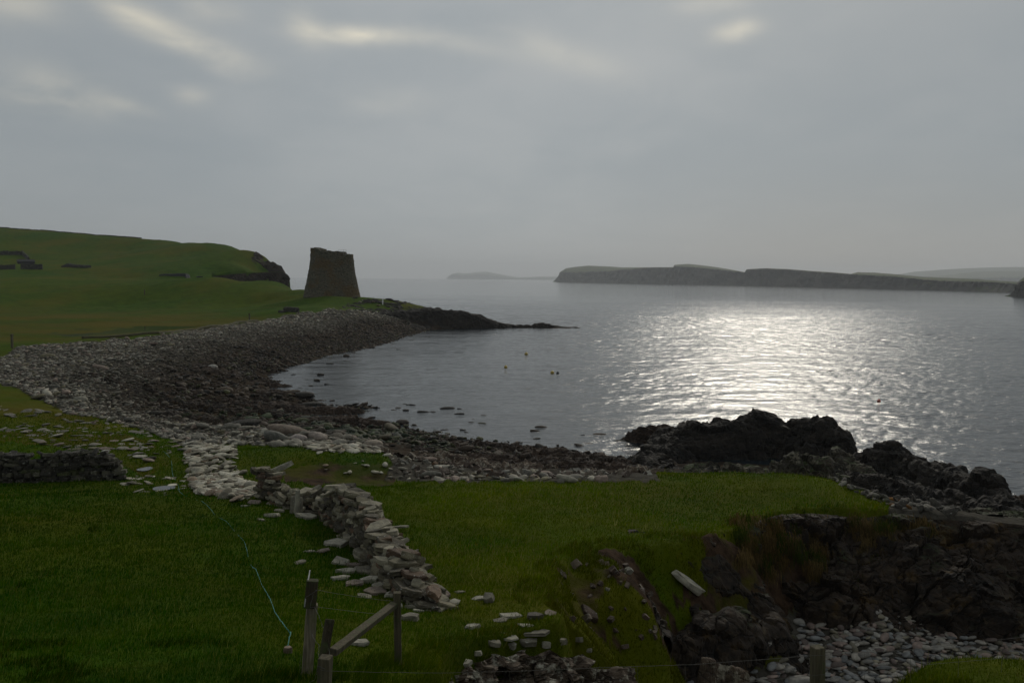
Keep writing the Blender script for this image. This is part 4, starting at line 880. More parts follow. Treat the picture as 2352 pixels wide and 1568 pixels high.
# notice board on the left side of the tall post
b0 = Vector(Wp(706, 1334, 9.9)); b1 = Vector(Wp(698, 1393, 9.85)); off = Vector((-0.045, 0.30, 0.0))
bm = bmesh.new(); th_ = Vector((0.012, 0.002, 0)); q = [b0, b1, b1+off, b0+off+Vector((0, 0, 0.03))]
va = [bm.verts.new(p) for p in q]; vb = [bm.verts.new(p+th_) for p in q]
bm.faces.new(va[::-1]); bm.faces.new(vb)
for i in range(4): bm.faces.new((va[i], va[(i+1) % 4], vb[(i+1) % 4], vb[i]))
board = bm_obj('notice_board', bm, mat_plain('weathered_board', (0.32, 0.32, 0.30), 0.7, ns=12), fence)
bm = bmesh.new()
for k in range(7):      # weathered lines of lettering, no longer legible
    s = 0.14+0.11*k; p = b0.lerp(b1, s)-th_*0.25; e0 = p+off*0.15; e1 = p+off*(0.85 if k % 3 else 0.55)
    dn = (b1-b0)*0.035; bm.faces.new([bm.verts.new(x) for x in (e0, e1, e1+dn, e0+dn)])
o = bm_obj('faded_lettering', bm, M['dark']); o.parent = board
M['wire'] = mat_plain('rusty_wire', (0.10, 0.095, 0.085), 0.6, 0.3)
def wire(name, pts, r=0.0022, sub=6, wob=0.0, seed=0):
    V, Fc = tube(name, pts, r, None, 4, sub, wob, seed); return mesh_np(name, V, Fc, M['wire'], parent=fence)
wire('wire', [Wp(735,1536,7.42), Wp(760,1540,7.43), Wp(900,1543,7.5), Wp(1034,1544,7.55), Wp(1249,1538,7.65), Wp(1463,1529,7.75), Wp(1607,1524,7.85), Wp(1888,1503,7.93), Wp(2100,1490,8.1), Wp(2352,1462,8.3), Wp(2520,1450,8.35)], 0.0017, 8, 0.004, 1)
wire('wire', [Wp(741,1590,7.42), Wp(1034,1602,7.55), Wp(1463,1590,7.75), Wp(1888,1548,7.93), Wp(2352,1506,8.3), Wp(2520,1495,8.35)], 0.0014, 8, 0.003, 2)
for k, u in enumerate((1170, 1280, 1370, 1463, 1573, 1680, 1785, 1985, 2090, 2200, 2300)):
    vt = float(np.interp(u, [735,1034,1249,1463,1607,1888,2100,2352], [1536,1544,1538,1529,1524,1503,1490,1462])); D_ = float(np.interp(u, [735,1888,2352], [7.45,7.93,8.3]))
    wire('wire', [Wp(u, vt, D_), Wp(u+2, vt+30, D_), Wp(u, vt+75, D_)], 0.0016, 4, 0.002, k)
wire('wire', [Wp(722,1352,9.9), Wp(760,1360,10.5), Wp(850,1374,11.5), Wp(908,1380,11.95)], 0.0018, 6, 0.004, 3)
wire('wire', [Wp(722,1392,9.9), Wp(800,1402,10.8), Wp(908,1414,11.95)], 0.0018, 6, 0.004, 4)
wire('wire', [Wp(700,1372,9.85), Wp(717,1362,9.83), Wp(727,1355,9.85), Wp(722,1358,9.9), Wp(713,1392,9.82), Wp(722,1394,9.85), Wp(730,1410,9.6), Wp(741,1437,9.5), Wp(748,1452,9.35), Wp(751,1475,9.3), Wp(757,1498,9.2), Wp(759,1520,9.1)], 0.0026, 6, 0.008, 5)
wire('wire', [Wp(703,1412,9.85), Wp(710,1437,9.8), Wp(716,1455,9.75), Wp(724,1470,9.6), Wp(733,1482,9.5), Wp(731,1500,9.4), Wp(734,1515,9.3), Wp(729,1528,9.2)], 0.0026, 6, 0.010, 6)
wire('wire', [Wp(692,1500,9.8), Wp(690,1520,9.8), Wp(689,1542,9.8), Wp(694,1555,9.8), Wp(700,1568,9.8)], 0.0024, 6, 0.012, 7)
wire('wire', [Wp(706,1540,9.8), Wp(710,1555,9.8), Wp(708,1568,9.7), Wp(722,1560,8.2), Wp(727,1545,7.6), Wp(731,1530,7.45), Wp(747,1535,7.42)], 0.0026, 6, 0.010, 8)
# ------------------------------------------------------------------ stones
rng = np.random.default_rng(7)
def ico(sub):
    b_ = bmesh.new(); bmesh.ops.create_icosphere(b_, subdivisions=sub, radius=0.5)
    v = np.array([x.co[:] for x in b_.verts]); f = np.array([[x.index for x in q.verts] for q in b_.faces]); b_.free(); return v, f
def cobble_base(sub, seed, flat=0.6, angular=0.25):
    v, f = ico(sub); n = v/np.linalg.norm(v, axis=1, keepdims=True)
    v = v*(1+0.22*fbm(n*1.3+seed, 3, 0.5, seed)[:, None]+angular*0.5*chunk(n*1.1+seed*1.7, 0.8, seed, 0)[:, None]*0.35)
    v[:, 2] *= flat; v[:, 0] *= 1.15; v[:, 1] *= 0.88
    return v, f
def slab_base(seed, n=9):
    r = np.random.default_rng(seed); a = np.sort(np.linspace(0, 2*math.pi, n, endpoint=False)+r.uniform(-.25, .25, n))
    rad = 0.5*(1+r.uniform(-.34, .26, n)); P0 = np.stack([np.cos(a)*rad*1.15, np.sin(a)*rad*0.8], 1)
    rings = []
    for z, s in ((-.5, .93), (-.40, .99), (0.0, 1.0), (.40, .97), (.5, .90)):
        q = P0*s+r.uniform(-.025, .025, (n, 2)); zz = z+r.uniform(-.09, .09, n)*(1 if abs(z) > .3 else 2); rings.append(np.concatenate([q, zz[:, None]], 1))
    v = np.concatenate(rings+[np.array([[0, 0, -.5]]), np.array([[r.uniform(-.1, .1), r.uniform(-.1, .1), .54]])])
    f = []
    for k in range(4):
        for i in range(n): j = (i+1) % n; f += [(k*n+i, k*n+j, (k+1)*n+j), (k*n+i, (k+1)*n+j, (k+1)*n+i)]
    for i in range(n): j = (i+1) % n; f += [(5*n, j, i), (5*n+1, 4*n+i, 4*n+j)]
    return v, np.array(f)
COB1 = [cobble_base(1, s, rng.uniform(.4, .7), .6) for s in range(8)]
COB2 = [cobble_base(2, 20+s, rng.uniform(.45, .75), .3) for s in range(8)]
BLK = [cobble_base(2, 40+s, rng.uniform(.35, .6), 1.2) for s in range(6)]
SLB = [slab_base(60+s, 5+s % 4) for s in range(10)]
def rotm(rz, tx_, ty_):
    cz, sz, cx, sx, cy, sy = np.cos(rz), np.sin(rz), np.cos(tx_), np.sin(tx_), np.cos(ty_), np.sin(ty_); o0 = np.zeros_like(rz); o1 = o0+1
    Rz = np.stack([cz, -sz, o0, sz, cz, o0, o0, o0, o1], -1).reshape(-1, 3, 3); Rx = np.stack([o1, o0, o0, o0, cx, -sx, o0, sx, cx], -1).reshape(-1, 3, 3)
    Ry = np.stack([cy, o0, sy, o0, o1, o0, -sy, o0, cy], -1).reshape(-1, 3, 3); return Rz @ Rx @ Ry
def merge(name, bases, idx, pos, scl, rot, col, mat, smooth_=True, parent=None):
    Vs, Fs, Cs, off = [], [], [], 0
    for b_, (v, f) in enumerate(bases):
        m = np.where(idx == b_)[0]
        if not len(m): continue
        q = np.einsum('nij,nvj->nvi', rot[m], v[None]*scl[m][:, None, :])+pos[m][:, None, :]
        Vs.append(q.reshape(-1, 3)); Fs.append((f[None]+(np.arange(len(m))*len(v))[:, None, None]).reshape(-1, 3)+off); off += len(m)*len(v)
        Cs.append(np.repeat(col[m], len(v), axis=0))
    return mesh_np(name, np.concatenate(Vs), np.concatenate(Fs), mat, np.concatenate(Cs), smooth_, parent)
def base_meshes(pref, bases, mat, smooth_=True): return [mesh_np(pref, v, f, mat, None, smooth_, link=False) for v, f in bases]
def singles(name, meshes, idx, pos, scl, rot, col, label, cat, group):
    """label: text or a function of the position"""
    for k in range(len(idx)):
        o_ = bpy.data.objects.new(name, meshes[idx[k]]); COL.objects.link(o_)
        o_.matrix_world = Matrix.Translation(pos[k]) @ Matrix(rot[k].tolist()).to_4x4() @ Matrix.Diagonal((*scl[k], 1))
        o_.color = (*col[k], 1); tag(o_, label, cat, group)
def pick(pal, n):
    pal = np.array(pal); w = pal[:, 3]/pal[:, 3].sum(); c = pal[rng.choice(len(pal), n, p=w), :3]
    return c*rng.uniform(.75, 1.25, (n, 1))
def sample(n, a0, a1, r0, r1):
    a = rng.uniform(math.radians(a0), math.radians(a1), n); r = np.exp(rng.uniform(math.log(r0), math.log(r1), n)); return np.sin(a)*r, np.cos(a)*r
UPPER = [(.165, .155, .125, 4), (.215, .203, .165, 3), (.175, .135, .110, 2), (.090, .085, .070, 3), (.32, .305, .26, 1.1), (.150, .135, .085, 1.7)]
LOWER = [(.046, .030, .018, 3), (.018, .015, .011, 4), (.060, .043, .028, 2), (.042, .044, .012, 1.2), (.08, .065, .046, .7)]
GREENW = [(.022, .036, .010, 3), (.04, .045, .016, 2), (.012, .020, .009, 2), (.06, .05, .03, 1)]
def beach_col(x, y, z):
    n = len(x); up = pick(UPPER, n); lo = pick(LOWER, n); gr = pick(GREENW, n)
    w = smooth(z+0.8*fb2(x, y, 9, 3, 0.5, 80)+(y < 80)*0.2, 2.0, 3.5)[:, None]; c = lo*(1-w)+up*w*(1+.45*smooth(z, 3.1, 3.9)*smooth(y, 85, 130)+.25*(y < 75))[:, None]
    u, v = project(x, y, z); g = (inpoly(u, v, [(840,960),(1040,1005),(1040,1040),(880,1045),(760,1000),(500,965),(520,930)]) & (z < 1.9) & (rng.random(n) < .75))[:, None]
    return np.where(g, gr, c)
def near_mask(x, y, z):
    u, v = project(x, y, z); wu = u+14*fb2(u, v, 40, 3, 0.6, 9); wv = v+7*fb2(u, v, 26, 3, 0.6, 10)
    return u, v, wu, wv
x, y = sample(98000, -38, 6, 34, 235); z = H(x, y); u, v, wu, wv = near_mask(x, y, z)
ok = inpoly(wu, wv, LAND_BEACH) & (z > -0.12) & ((u < 1470)) & ~((y > 218) & (u > 880)) & ~((y < 60) & (u > 880) & (v < 1125) & (v > 1015) & (rng.random(len(x)) < .93))
ledge_p = [(420,872),(560,862),(640,850),(760,900),(920,985),(860,992),(640,978),(420,950),(280,915),(240,895)]; ok &= ~(inpoly(wu, wv, ledge_p) & (rng.random(len(x)) < .55))
x, y, z, u, v = x[ok], y[ok], z[ok], u[ok], v[ok]; n = len(x)
big = fb2(x, y, 6, 2, 0.5, 81)
size = np.maximum(0.235*np.exp(rng.normal(0, .42, n)+.45*big), 0.0026*y)
size *= np.where((z < 2.2) & (y < 130), 1.35, 1.0)
fine_p = inpoly(u, v, [(300,960),(430,985),(660,1000),(760,1015),(540,1020),(420,1022),(340,990),(200,945),(200,925)]); size = np.where(fine_p & (rng.random(n) < .8), np.maximum(size*0.5, .0024*y), size)
size = np.clip(size, 0.1, 1.5)
scl = np.stack([size*rng.uniform(.9, 1.5, n), size*rng.uniform(.75, 1.1, n), size*rng.uniform(.6, 1.0, n)], 1)
rot = rotm(rng.uniform(0, 6.28, n), rng.normal(0, .22, n), rng.normal(0, .22, n)); col = beach_col(x, y, z)
pos = np.stack([x, y, z+size*rng.uniform(0.02, 0.28, n)], 1)
key = size/np.maximum(y, 1)*(u > -10)*(v < 1560); order = np.argsort(-key); top, rest = order[:300], order[300:]
mC2 = base_meshes('cobble', COB2+BLK, M['stone_obj'])
ix = rng.integers(0, 14, n)
singles('beach_boulder', mC2, ix[top], pos[top], scl[top], rot[top], col[top], 'weathered boulder among the stones of the curving beach', 'boulder', 'boulders on the curving stone beach')
nr = rest[y[rest] < 95]; fr = rest[y[rest] >= 95]
tag(merge('beach_stones', COB1+[cobble_base(1, 30+s, .6, 1.4) for s in range(6)], ix[rest], pos[rest], scl[rest], rot[rest], col[rest], M['stone']), 'grey and brown stones covering the curving beach below the pasture', 'beach stones', None, 'stuff')
# boulders the photograph singles out
def one(name, u_, v_, w_px, hr, base, mat, c, lab, cat='boulder', rz=0.0, tilt=0.0, tilty=0.0, dr=0.8, lift=0.25, smooth_=True, grp=None):
    p = hit(u_, v_); s = w_px*p[1]/F; vv, ff = base
    o_ = mesh_np(name, vv, ff, mat, None, smooth_); o_.location = (p[0], p[1]+s*dr*0.25, p[2]+s*hr*lift)
    ext = vv.max(0)-vv.min(0); o_.scale = (s/ext[0], s*dr/ext[1], s*hr/ext[2]); o_.rotation_euler = (tilt, tilty, rz); o_.color = (*c, 1)
    return tag(o_, lab, cat, grp)
one('beach_boulder', 662, 999, 108, .22, COB2[1], M['stone_obj'], (.17, .135, .105), 'very long smooth brown boulder like a log above the green turf patch', rz=-.05, tilty=.13, dr=.35, lift=.4)
one('beach_boulder', 628, 1010, 60, .42, BLK[2], M['stone_obj'], (.10, .10, .085), 'dark angular boulder left of the pale pinkish pair above the turf patch', tilty=.2)
one('beach_boulder', 684, 1012, 40, .45, COB2[3], M['stone_obj'], (.30, .26, .24), 'pale pinkish boulder, left one of a pair above the turf patch')
one('beach_boulder', 727, 1010, 48, .45, BLK[4], M['stone_obj'], (.27, .23, .20), 'pale pinkish boulder, right one of a pair above the turf patch', tilty=.15)
one('beach_boulder', 856, 1026, 46, .40, COB2[5], M['stone_obj'], (.26, .22, .175), 'smooth pale brown boulder at the right end of the white stone spread')
one('shore_boulder', 924, 974, 32, .45, COB2[2], M['stone_obj'], (.05, .04, .032), 'round dark boulder at the tip of the lower rock ledge in the water')
one('shore_boulder', 702, 912, 48, .30, BLK[1], M['stone_obj'], (.032, .028, .022), 'flat dark boulder standing in the shallow water above the upper ledge', lift=.3)
one('shore_boulder', 795, 819, 15, .5, COB2[4], M['stone_obj'], (.07, .055, .04), 'small round boulder alone in the water off the beach')
one('shore_boulder', 932, 943, 16, .3, BLK[3], M['stone_obj'], (.04, .035, .03), 'small dark rock barely breaking the surface of the bay')
one('shore_boulder', 736, 862, 18, .4, BLK[0], M['stone_obj'], (.04, .035, .03), 'small dark rock in the water beside the middle of the beach')
one('shore_boulder', 727, 875, 16, .4, BLK[5], M['stone_obj'], (.05, .04, .03), 'second small dark rock in the water just below its twin')
one('beach_boulder', 488, 846, 22, .5, COB2[6], M['stone_obj'], (.34, .32, .29), 'large pale rounded boulder in the middle of the grey beach')
# scattered rocks in the shallows
x, y = sample(2600, -20, 12, 60, 210); z = H(x, y); u, v = project(x, y, z*0); ok = (z > -1.4) & (z < -0.03) & (rng.random(len(x)) < .22) & (u < 1430)
x, y = x[ok], y[ok]; n = len(x); size = np.maximum(.5*np.exp(rng.normal(0, .4, n)), .004*y); size = np.clip(size, .2, 1.6)
singles('shallows_rock', mC2, rng.integers(0, 14, n), np.stack([x, y, rng.uniform(-.25, .02, n)*size], 1), np.stack([size*1.4, size*.9, size*.7], 1), rotm(rng.uniform(-.5, .5, n), rng.normal(0, .1, n), rng.normal(0, .1, n)), pick(LOWER, n)*.8,
    'wet dark rock just breaking the water along the beach', 'rock', 'rocks breaking the water along the beach')

# cobbles of the cove
PEB = [(.22, .21, .19, 3), (.15, .155, .155, 3), (.23, .175, .15, 2), (.28, .26, .225, 1.8), (.11, .085, .075, 1.4), (.16, .145, .105, 1.4)]
def cove_layer(n, smin, smax, lift):
    x = rng.uniform(2, 30, n); y = rng.uniform(14.5, 30, n); z = H(x, y); u, v = project(x, y, z)
    ok = (u < 2450) & inpoly(x, y, EDGE) & (z < 2.35+.25*fb2(x, y, 1.5, 3, .5, 83)) & (v > 1415)
    ok &= ~((u < 1835) & (v < 1492+ (u-1640)*-.03)) & ~((u < 1610) & (v < 1530))
    x, y, z = x[ok], y[ok], z[ok]; n = len(x); s = rng.uniform(smin, smax, n)*np.exp(rng.normal(0, .15, n))
    return x, y, z, s, n
L = [cove_layer(15000, .11, .22, 0), cove_layer(7500, .17, .33, 0)]
x = np.concatenate([l[0] for l in L]); y = np.concatenate([l[1] for l in L]); z = np.concatenate([l[2] for l in L]); s = np.concatenate([l[3] for l in L]); n = len(x)
scl = np.stack([s*rng.uniform(1.0, 1.5, n), s*rng.uniform(.75, 1.0, n), s*rng.uniform(.55, .85, n)], 1); rot = rotm(rng.normal(.2, .7, n), rng.normal(0, .16, n), rng.normal(0, .20, n))
pos = np.stack([x, y, z+s*rng.uniform(.0, .30, n)+.05*(s > .28)], 1); col = pick(PEB, n); ix = rng.integers(0, 8, n)
u, v = project(x, y, z); key = s/y*(v < 1575)*(u < 2370)*(u > 1500); order = np.argsort(-key); top, rest = order[:300], order[300:]
mP = base_meshes('cove_cobble', COB2, M['pebble_obj'])
singles('cove_cobble', mP, ix[top], pos[top], scl[top], rot[top], col[top], 'smooth sea rounded cobble on the floor of the cove', 'cobble', 'large rounded cobbles in the cove')
tag(merge('cove_shingle', COB2, ix[rest], pos[rest], scl[rest], rot[rest], col[rest], M['pebble']), 'smooth rounded grey and pink shingle filling the cove floor', 'shingle', None, 'stuff')
one('cove_boulder', 1757, 1492, 36, .75, COB2[0], M['pebble_obj'], (.30, .29, .26), 'upright pale egg shaped boulder against the foot of the dark rock', tilty=.5, lift=.45)

# ------------------------------------------------------------------ white stones on the turf
WHT = [(.31, .29, .225, 4), (.42, .40, .33, 2.2), (.15, .135, .10, 2.5), (.20, .15, .105, 1)]
mS = base_meshes('slab', SLB, M['stone_obj'], False)
def turf_stones(name, poly, n, s0, s1, lab, grp, flat=.28, bases=None, r0=20, r1=70, a0=-32, a1=12, pal=WHT, cat='stone', sm=1, dens=None, maxn=300, tilt=.15):
    x, y = sample(n, a0, a1, r0, r1); z = H(x, y); u, v = project(x, y, z); ok = inpoly(u+6*fb2(u, v, 12, 2, .5, 84), v, poly)
    if dens is not None: ok &= rng.random(n) < dens(u, v)
    x, y, z, u = x[ok], y[ok], z[ok], u[ok]; n = len(x); s = rng.uniform(s0, s1, n)*np.exp(rng.normal(0, .3, n))
    s = np.clip(s, s0*.7, s1*1.35)
    ms, bs = (mS, SLB) if bases == 'slab' else (mC2, COB2+BLK)
    ix = rng.integers(0, len(ms), n); scl = np.stack([s*rng.uniform(.9, 1.4, n), s*rng.uniform(.75, 1.1, n), s*flat*rng.uniform(.7, 1.4, n)], 1)
    rot = rotm(rng.uniform(0, 6.28, n), rng.normal(0, tilt, n), rng.normal(0, tilt, n)); pos = np.stack([x, y, z+s*flat*rng.uniform(.1, .5, n)], 1); col = pick(pal, n)
    o_ = np.argsort(-s/y)[:maxn]; r_ = np.argsort(-s/y)[maxn:]
    singles(name, ms, ix[o_], pos[o_], scl[o_], rot[o_], col[o_], lab, cat, grp)
    if len(r_) > 3: tag(merge(name+'s', bs, ix[r_], pos[r_], scl[r_], rot[r_], col[r_], M['stone'], bases != 'slab'), 'smaller '+lab, cat+'s', None, 'stuff')
turf_stones('spread_stone', [(425,1018),(480,1020),(535,1028),(545,1050),(535,1068),(548,1085),(560,1108),(590,1112),(600,1130),(585,1140),(545,1152),(500,1140),(455,1138),(440,1112),(432,1080),(420,1060),(428,1040)], 60000, .16, .38, 'pale rounded stone in the white trail crossing the turf to the broken wall', 'pale stones in the trail across the turf', .5, r0=28, r1=60, a0=-22, a1=-13, tilt=.2,
    dens=lambda u, v: .085+.0*u)
turf_stones('patch_stone', [(722,1018),(760,1006),(815,1008),(868,1028),(862,1042),(800,1040),(735,1040),(705,1030)], 9000, .2, .4, 'white stone in the small spread on the seaward edge of the turf patch', 'white stones on the turf patch', .45, r0=34, r1=60, a0=-14, a1=-7, tilt=.2, dens=lambda u, v: .22+0*u)
turf_stones('turf_stone', [(-60,930),(150,950),(430,1010),(420,1060),(330,1060),(200,1040),(0,1010),(-60,1000)], 1500, .18, .42, 'flat weathered stone bedded in the sour grass between the left wall and the beach', 'flat stones in the grass behind the left wall', .3, r0=36, r1=75, a0=-32, a1=-16, pal=UPPER, dens=lambda u, v: .55+.0*u)
turf_stones('turf_stone', [(262,1085),(330,1090),(430,1095),(440,1125),(380,1140),(280,1128)], 1500, .15, .36, 'flat pale stone in the wet grass between the left wall and the stone trail', 'flat pale stones around the puddles', .25, r0=26, r1=45, a0=-24, a1=-16, dens=lambda u, v: .16+.0*u)
turf_stones('hollow_stone', [(760,1060),(900,1058),(900,1100),(700,1100)], 1200, .12, .26, 'small white stone showing in the eroded edge of the turf patch', 'white stones in the eroded turf edge', .7, r0=30, r1=45, a0=-12, a1=-6, dens=lambda u, v: .10+.0*u)
turf_stones('scar_stone', [(1280,1300),(1400,1270),(1480,1340),(1560,1440),(1600,1500),(1500,1520),(1380,1470),(1290,1410)], 2600, .07, .22, 'brown angular stone lying in the eroded slope of the cove', 'angular stones in the eroded slope', .6, r0=14, r1=28, a0=-2, a1=16, pal=[(.075, .052, .038, 3), (.12, .095, .07, 2), (.22, .21, .17, .6)], bases='slab', dens=lambda u, v: .22+.0*u, tilt=.6, maxn=250)
turf_stones('bank_stone', [(905,1060),(1000,1045),(1080,1050),(1300,1085),(1500,1092),(1300,1100),(1000,1104),(910,1092)], 2200, .12, .34, 'broken angular rock lying at the seaward foot of the turf plateau', 'broken rocks at the foot of the plateau', .7, r0=34, r1=52, a0=-8, a1=10, pal=[(.075, .055, .042, 3), (.13, .11, .085, 2), (.22, .21, .18, .9), (.13, .07, .03, .4)], dens=lambda u, v: .22+.0*u, tilt=.6, maxn=220, bases='slab')
turf_stones('crest_rock', [(1900,1100),(1960,1095),(2040,1130),(2200,1170),(2200,1192),(2050,1165),(1980,1140)], 2600, .16, .34, 'loose angular rock tumbled between the turf corner and the black ridge', 'loose rocks right of the turf corner', .75, r0=30, r1=40, a0=18, a1=30, pal=[(.05, .045, .036, 4), (.14, .135, .11, 1.2), (.13, .06, .012, .5)], dens=lambda u, v: .35+.0*u, tilt=.6)
turf_stones('tower_stone', [(835,686),(900,694),(940,702),(860,704),(800,700),(770,694),(760,688)], 900, .5, 1.1, 'pale stone lying on the turf in front of the tower', 'pale stones on the turf below the tower', .5, r0=210, r1=245, a0=-14, a1=-5, dens=lambda u, v: .05+.0*u)
turf_stones('pasture_stone', [(515,686),(555,686),(556,692),(515,692)], 900, .5, 1.0, 'pale stone in the small cluster on the far pasture left of the tower', 'pale stone cluster on the pasture', .5, r0=200, r1=270, a0=-20, a1=-15, dens=lambda u, v: .25+.0*u)

# ------------------------------------------------------------------ drystone walls
def stone_wall(name, pts, wid, label, seed=1, course=.115, slen=.38, pal=WHT, jitter=.05, maxn=70, caps=True):
    """pts: (x, y, height) along the foot of the wall; stones laid in courses, the closest ones as parts"""
    r = np.random.default_rng(seed); pts = np.array(pts, float); L = np.concatenate([[0], np.cumsum(np.hypot(*np.diff(pts[:, :2], axis=0).T))])
    c = pts.mean(0); root = empty(name, (pts[0, 0], pts[0, 1], h1(pts[0, 0], pts[0, 1]))); tag(root, label, 'wall')
    S = []
    hm_ = pts[:, 2].max(); k = 0; hcur = 0.0
    while hcur < hm_:
        ch_ = course*r.uniform(.75, 1.3)
        for side in (-1, 0, 1):
            s = r.uniform(0, slen)
            while s < L[-1]:
                l = slen*r.uniform(.5, 1.5); sm_ = min(s+l/2, L[-1]); hloc = np.interp(sm_, L, pts[:, 2])*(1+.12*math.sin(sm_*3.1+seed)); x = np.interp(sm_, L, pts[:, 0]); y = np.interp(sm_, L, pts[:, 1])
                i = min(np.searchsorted(L, sm_, 'right')-1, len(L)-2); d = pts[i+1, :2]-pts[i, :2]; a = math.atan2(d[1], d[0]); nx, ny = -math.sin(a), math.cos(a)
                if hcur < hloc:
                    w_ = wid*(1-.35*hcur/max(hm_, .1)); topc = hcur+ch_*1.6 > hloc
                    off = side*(w_/2-.10)+r.normal(0, jitter*.7); dep = max(.24, w_*.55)*r.uniform(.8, 1.2)
                    S.append((x+nx*off, y+ny*off, hcur+ch_/2, l*1.05*(1.15 if topc else 1), dep*(1.1 if topc else 1), ch_*1.12, a+r.normal(0, .14 if not topc else .5), r.normal(0, .07 if not topc else .22), r.normal(0, .07 if not topc else .20), topc))
                s += l
        hcur += ch_
    S = np.array(S, float); g_ = H(S[:, 0], S[:, 1]); n = len(S)
    pos = np.stack([S[:, 0], S[:, 1], g_+S[:, 2]-.05], 1); rot = rotm(S[:, 6], S[:, 7], S[:, 8]); scl = S[:, 3:6]*[1/1.1, 1/.82, 1.0]; col = pick(pal, n); ix = r.integers(0, len(SLB), n)
    key = S[:, 3]*S[:, 5]/pos[:, 1]**2*(1+2.5*S[:, 9])*np.where(S[:, 7]*0+1 > 0, 1, 1); o_ = np.argsort(-key); a_, b_ = o_[:maxn], o_[maxn:]
    iv = -Vector(root.location)
    if caps:      # big cope slabs lying askew on the wall head
        s = .1
        while s < L[-1]-.1:
            w0 = r.uniform(.42, .72); x = np.interp(s, L, pts[:, 0]); y = np.interp(s, L, pts[:, 1]); hh = np.interp(s, L, pts[:, 2])
            q = bpy.data.objects.new('cope_stone', mS[r.integers(0, len(mS))]); COL.objects.link(q); q.parent = root
            rm = rotm(np.array([r.uniform(0, 6.28)]), np.array([r.normal(0, .22)]), np.array([r.normal(0, .22)]))[0]
            q.matrix_local = Matrix.Translation(Vector((x+r.normal(0, .10), y+r.normal(0, .06), h1(x, y)+hh+.06))+iv) @ Matrix(rm.tolist()).to_4x4() @ Matrix.Diagonal((w0, w0*.8, r.uniform(.09, .16), 1)); q.color = (*pick(pal, 1)[0], 1)
            s += w0*.55
    for k in a_:
        q = bpy.data.objects.new('stone', mS[ix[k]]); COL.objects.link(q); q.parent = root
        q.matrix_local = Matrix.Translation(Vector(pos[k])+iv) @ Matrix(rot[k].tolist()).to_4x4() @ Matrix.Diagonal((*scl[k], 1)); q.color = (*col[k], 1)
    if len(b_):
        m_ = merge('coursed_stones', SLB, ix[b_], pos[b_]+np.array(iv), scl[b_], rot[b_], col[b_], M['stone'], False, root); m_['kind'] = 'stuff'
    return root
def wp(*l): return [(*hit(u, v)[:2], h) for u, v, h in l]
WALLC = [(.14, .125, .082, 4), (.23, .212, .155, 2.2), (.065, .056, .037, 3.6), (.105, .068, .042, 1.6)]
DARKC = [(.052, .047, .034, 3), (.030, .027, .020, 4), (.095, .09, .065, 1.3), (.05, .055, .022, 1)]
stone_wall('drystone_wall', wp((752,1178,.45),(768,1192,.82),(785,1208,1.10),(812,1228,1.16),(838,1252,1.12),(862,1282,.94),(888,1312,.76),(915,1340,.58),(945,1365,.42),(975,1384,.26),(1000,1397,.08)),   .74, 'tall pale drystone wall breaking down toward the viewer in the middle of the grass', 91, .085, .46, WALLC, .08)
stone_wall('tumbled_wall', wp((640,1150,.35),(672,1162,.45),(700,1170,.5),(728,1176,.55),(752,1182,.5)), .8, 'low collapsed length of drystone wall joining the tall wall on its left', 92, .085, .46, WALLC, .13)
stone_wall('wall_stub', wp((592,1140,.75),(612,1142,.95),(630,1146,.85),(645,1150,.5)), .65, 'small standing stub of drystone wall at the end of the white stone trail', 93, .085, .46, WALLC, .09)
stone_wall('drystone_wall', wp((-160,1108,.95),(0,1106,.95),(120,1104,.95),(205,1102,1.05),(245,1101,.95),(262,1100,.7),(272,1100,.3)), .75, 'long dark drystone wall with a rounded end on the left of the picture', 94, .10, .36, DARKC, .06)
# leaning and fallen slabs the photograph singles out: u, v foot, width px, height ratio, ...
def slab(u_, v_, w_px, hr, k, c, lab, rz=0., tilt=0., tilty=0., dr=.7, lift=.3, grp=None, name='fallen_slab', cat='slab'):
    return one(name, u_, v_, w_px, hr, SLB[k], M['stone_obj'], c, lab, cat, rz, tilt, tilty, dr, lift, False, grp)
P1_ = (.30, .285, .23); P2_ = (.19, .175, .135); P3_ = (.07, .06, .05)
slab(679, 1180, 30, 1.55, 3, P2_, 'broad upright grey slab leaning at the foot of the low collapsed wall', dr=.35, lift=.42, tilt=-.25, name='leaning_slab')
slab(682, 1184, 12, 5.2, 1, P1_, 'narrow pointed stone standing upright like a finger in the collapsed wall', dr=.8, lift=.5, tilty=.05, name='standing_stone', cat='stone')
slab(696, 1176, 12, 3.0, 5, P2_, 'thin dark edged slab leaning against the right side of the broad grey slab', dr=.8, lift=.45, tilty=.35, name='leaning_slab')
slab(640, 1118, 66, .20, 2, P1_, 'long pale slab slanting across the top of the standing wall stub', tilty=-.45, dr=.3, lift=3.2, name='leaning_slab')
slab(712, 1160, 60, .28, 4, P2_, 'thick slab tilted up to the right on the collapsed wall', tilty=-.5, dr=.5, lift=1.6, name='leaning_slab')
slab(921, 1219, 42, .12, 6, (.34, .32, .26), 'thin pale plank like stone sticking out right of the tall wall', tilty=-.08, dr=.25, lift=1.8, name='stone_splinter')
slab(1586, 1362, 92, .20, 7, (.30, .285, .23), 'long pale slab lying slantwise on the grassy slope above the dark rock', rz=-.15, tilty=.62, dr=.4, lift=.9)
slab(1228, 1422, 40, .36, 8, P3_, 'dark faced angular block in the grass above the rock face', dr=.7)
slab(1225, 1460, 84, .10, 9, P2_, 'long low slab set in the turf just above the rock face', dr=.45)
slab(1172, 1419, 56, .12, 0, P1_, 'thin pale slab edge left of the dark angular block', rz=.1, dr=.5)
slab(985, 1390, 34, .85, 3, P1_, 'large pale slab tilted toward the viewer at the foot of the wall end', rz=-.6, tilt=.6, dr=.9)
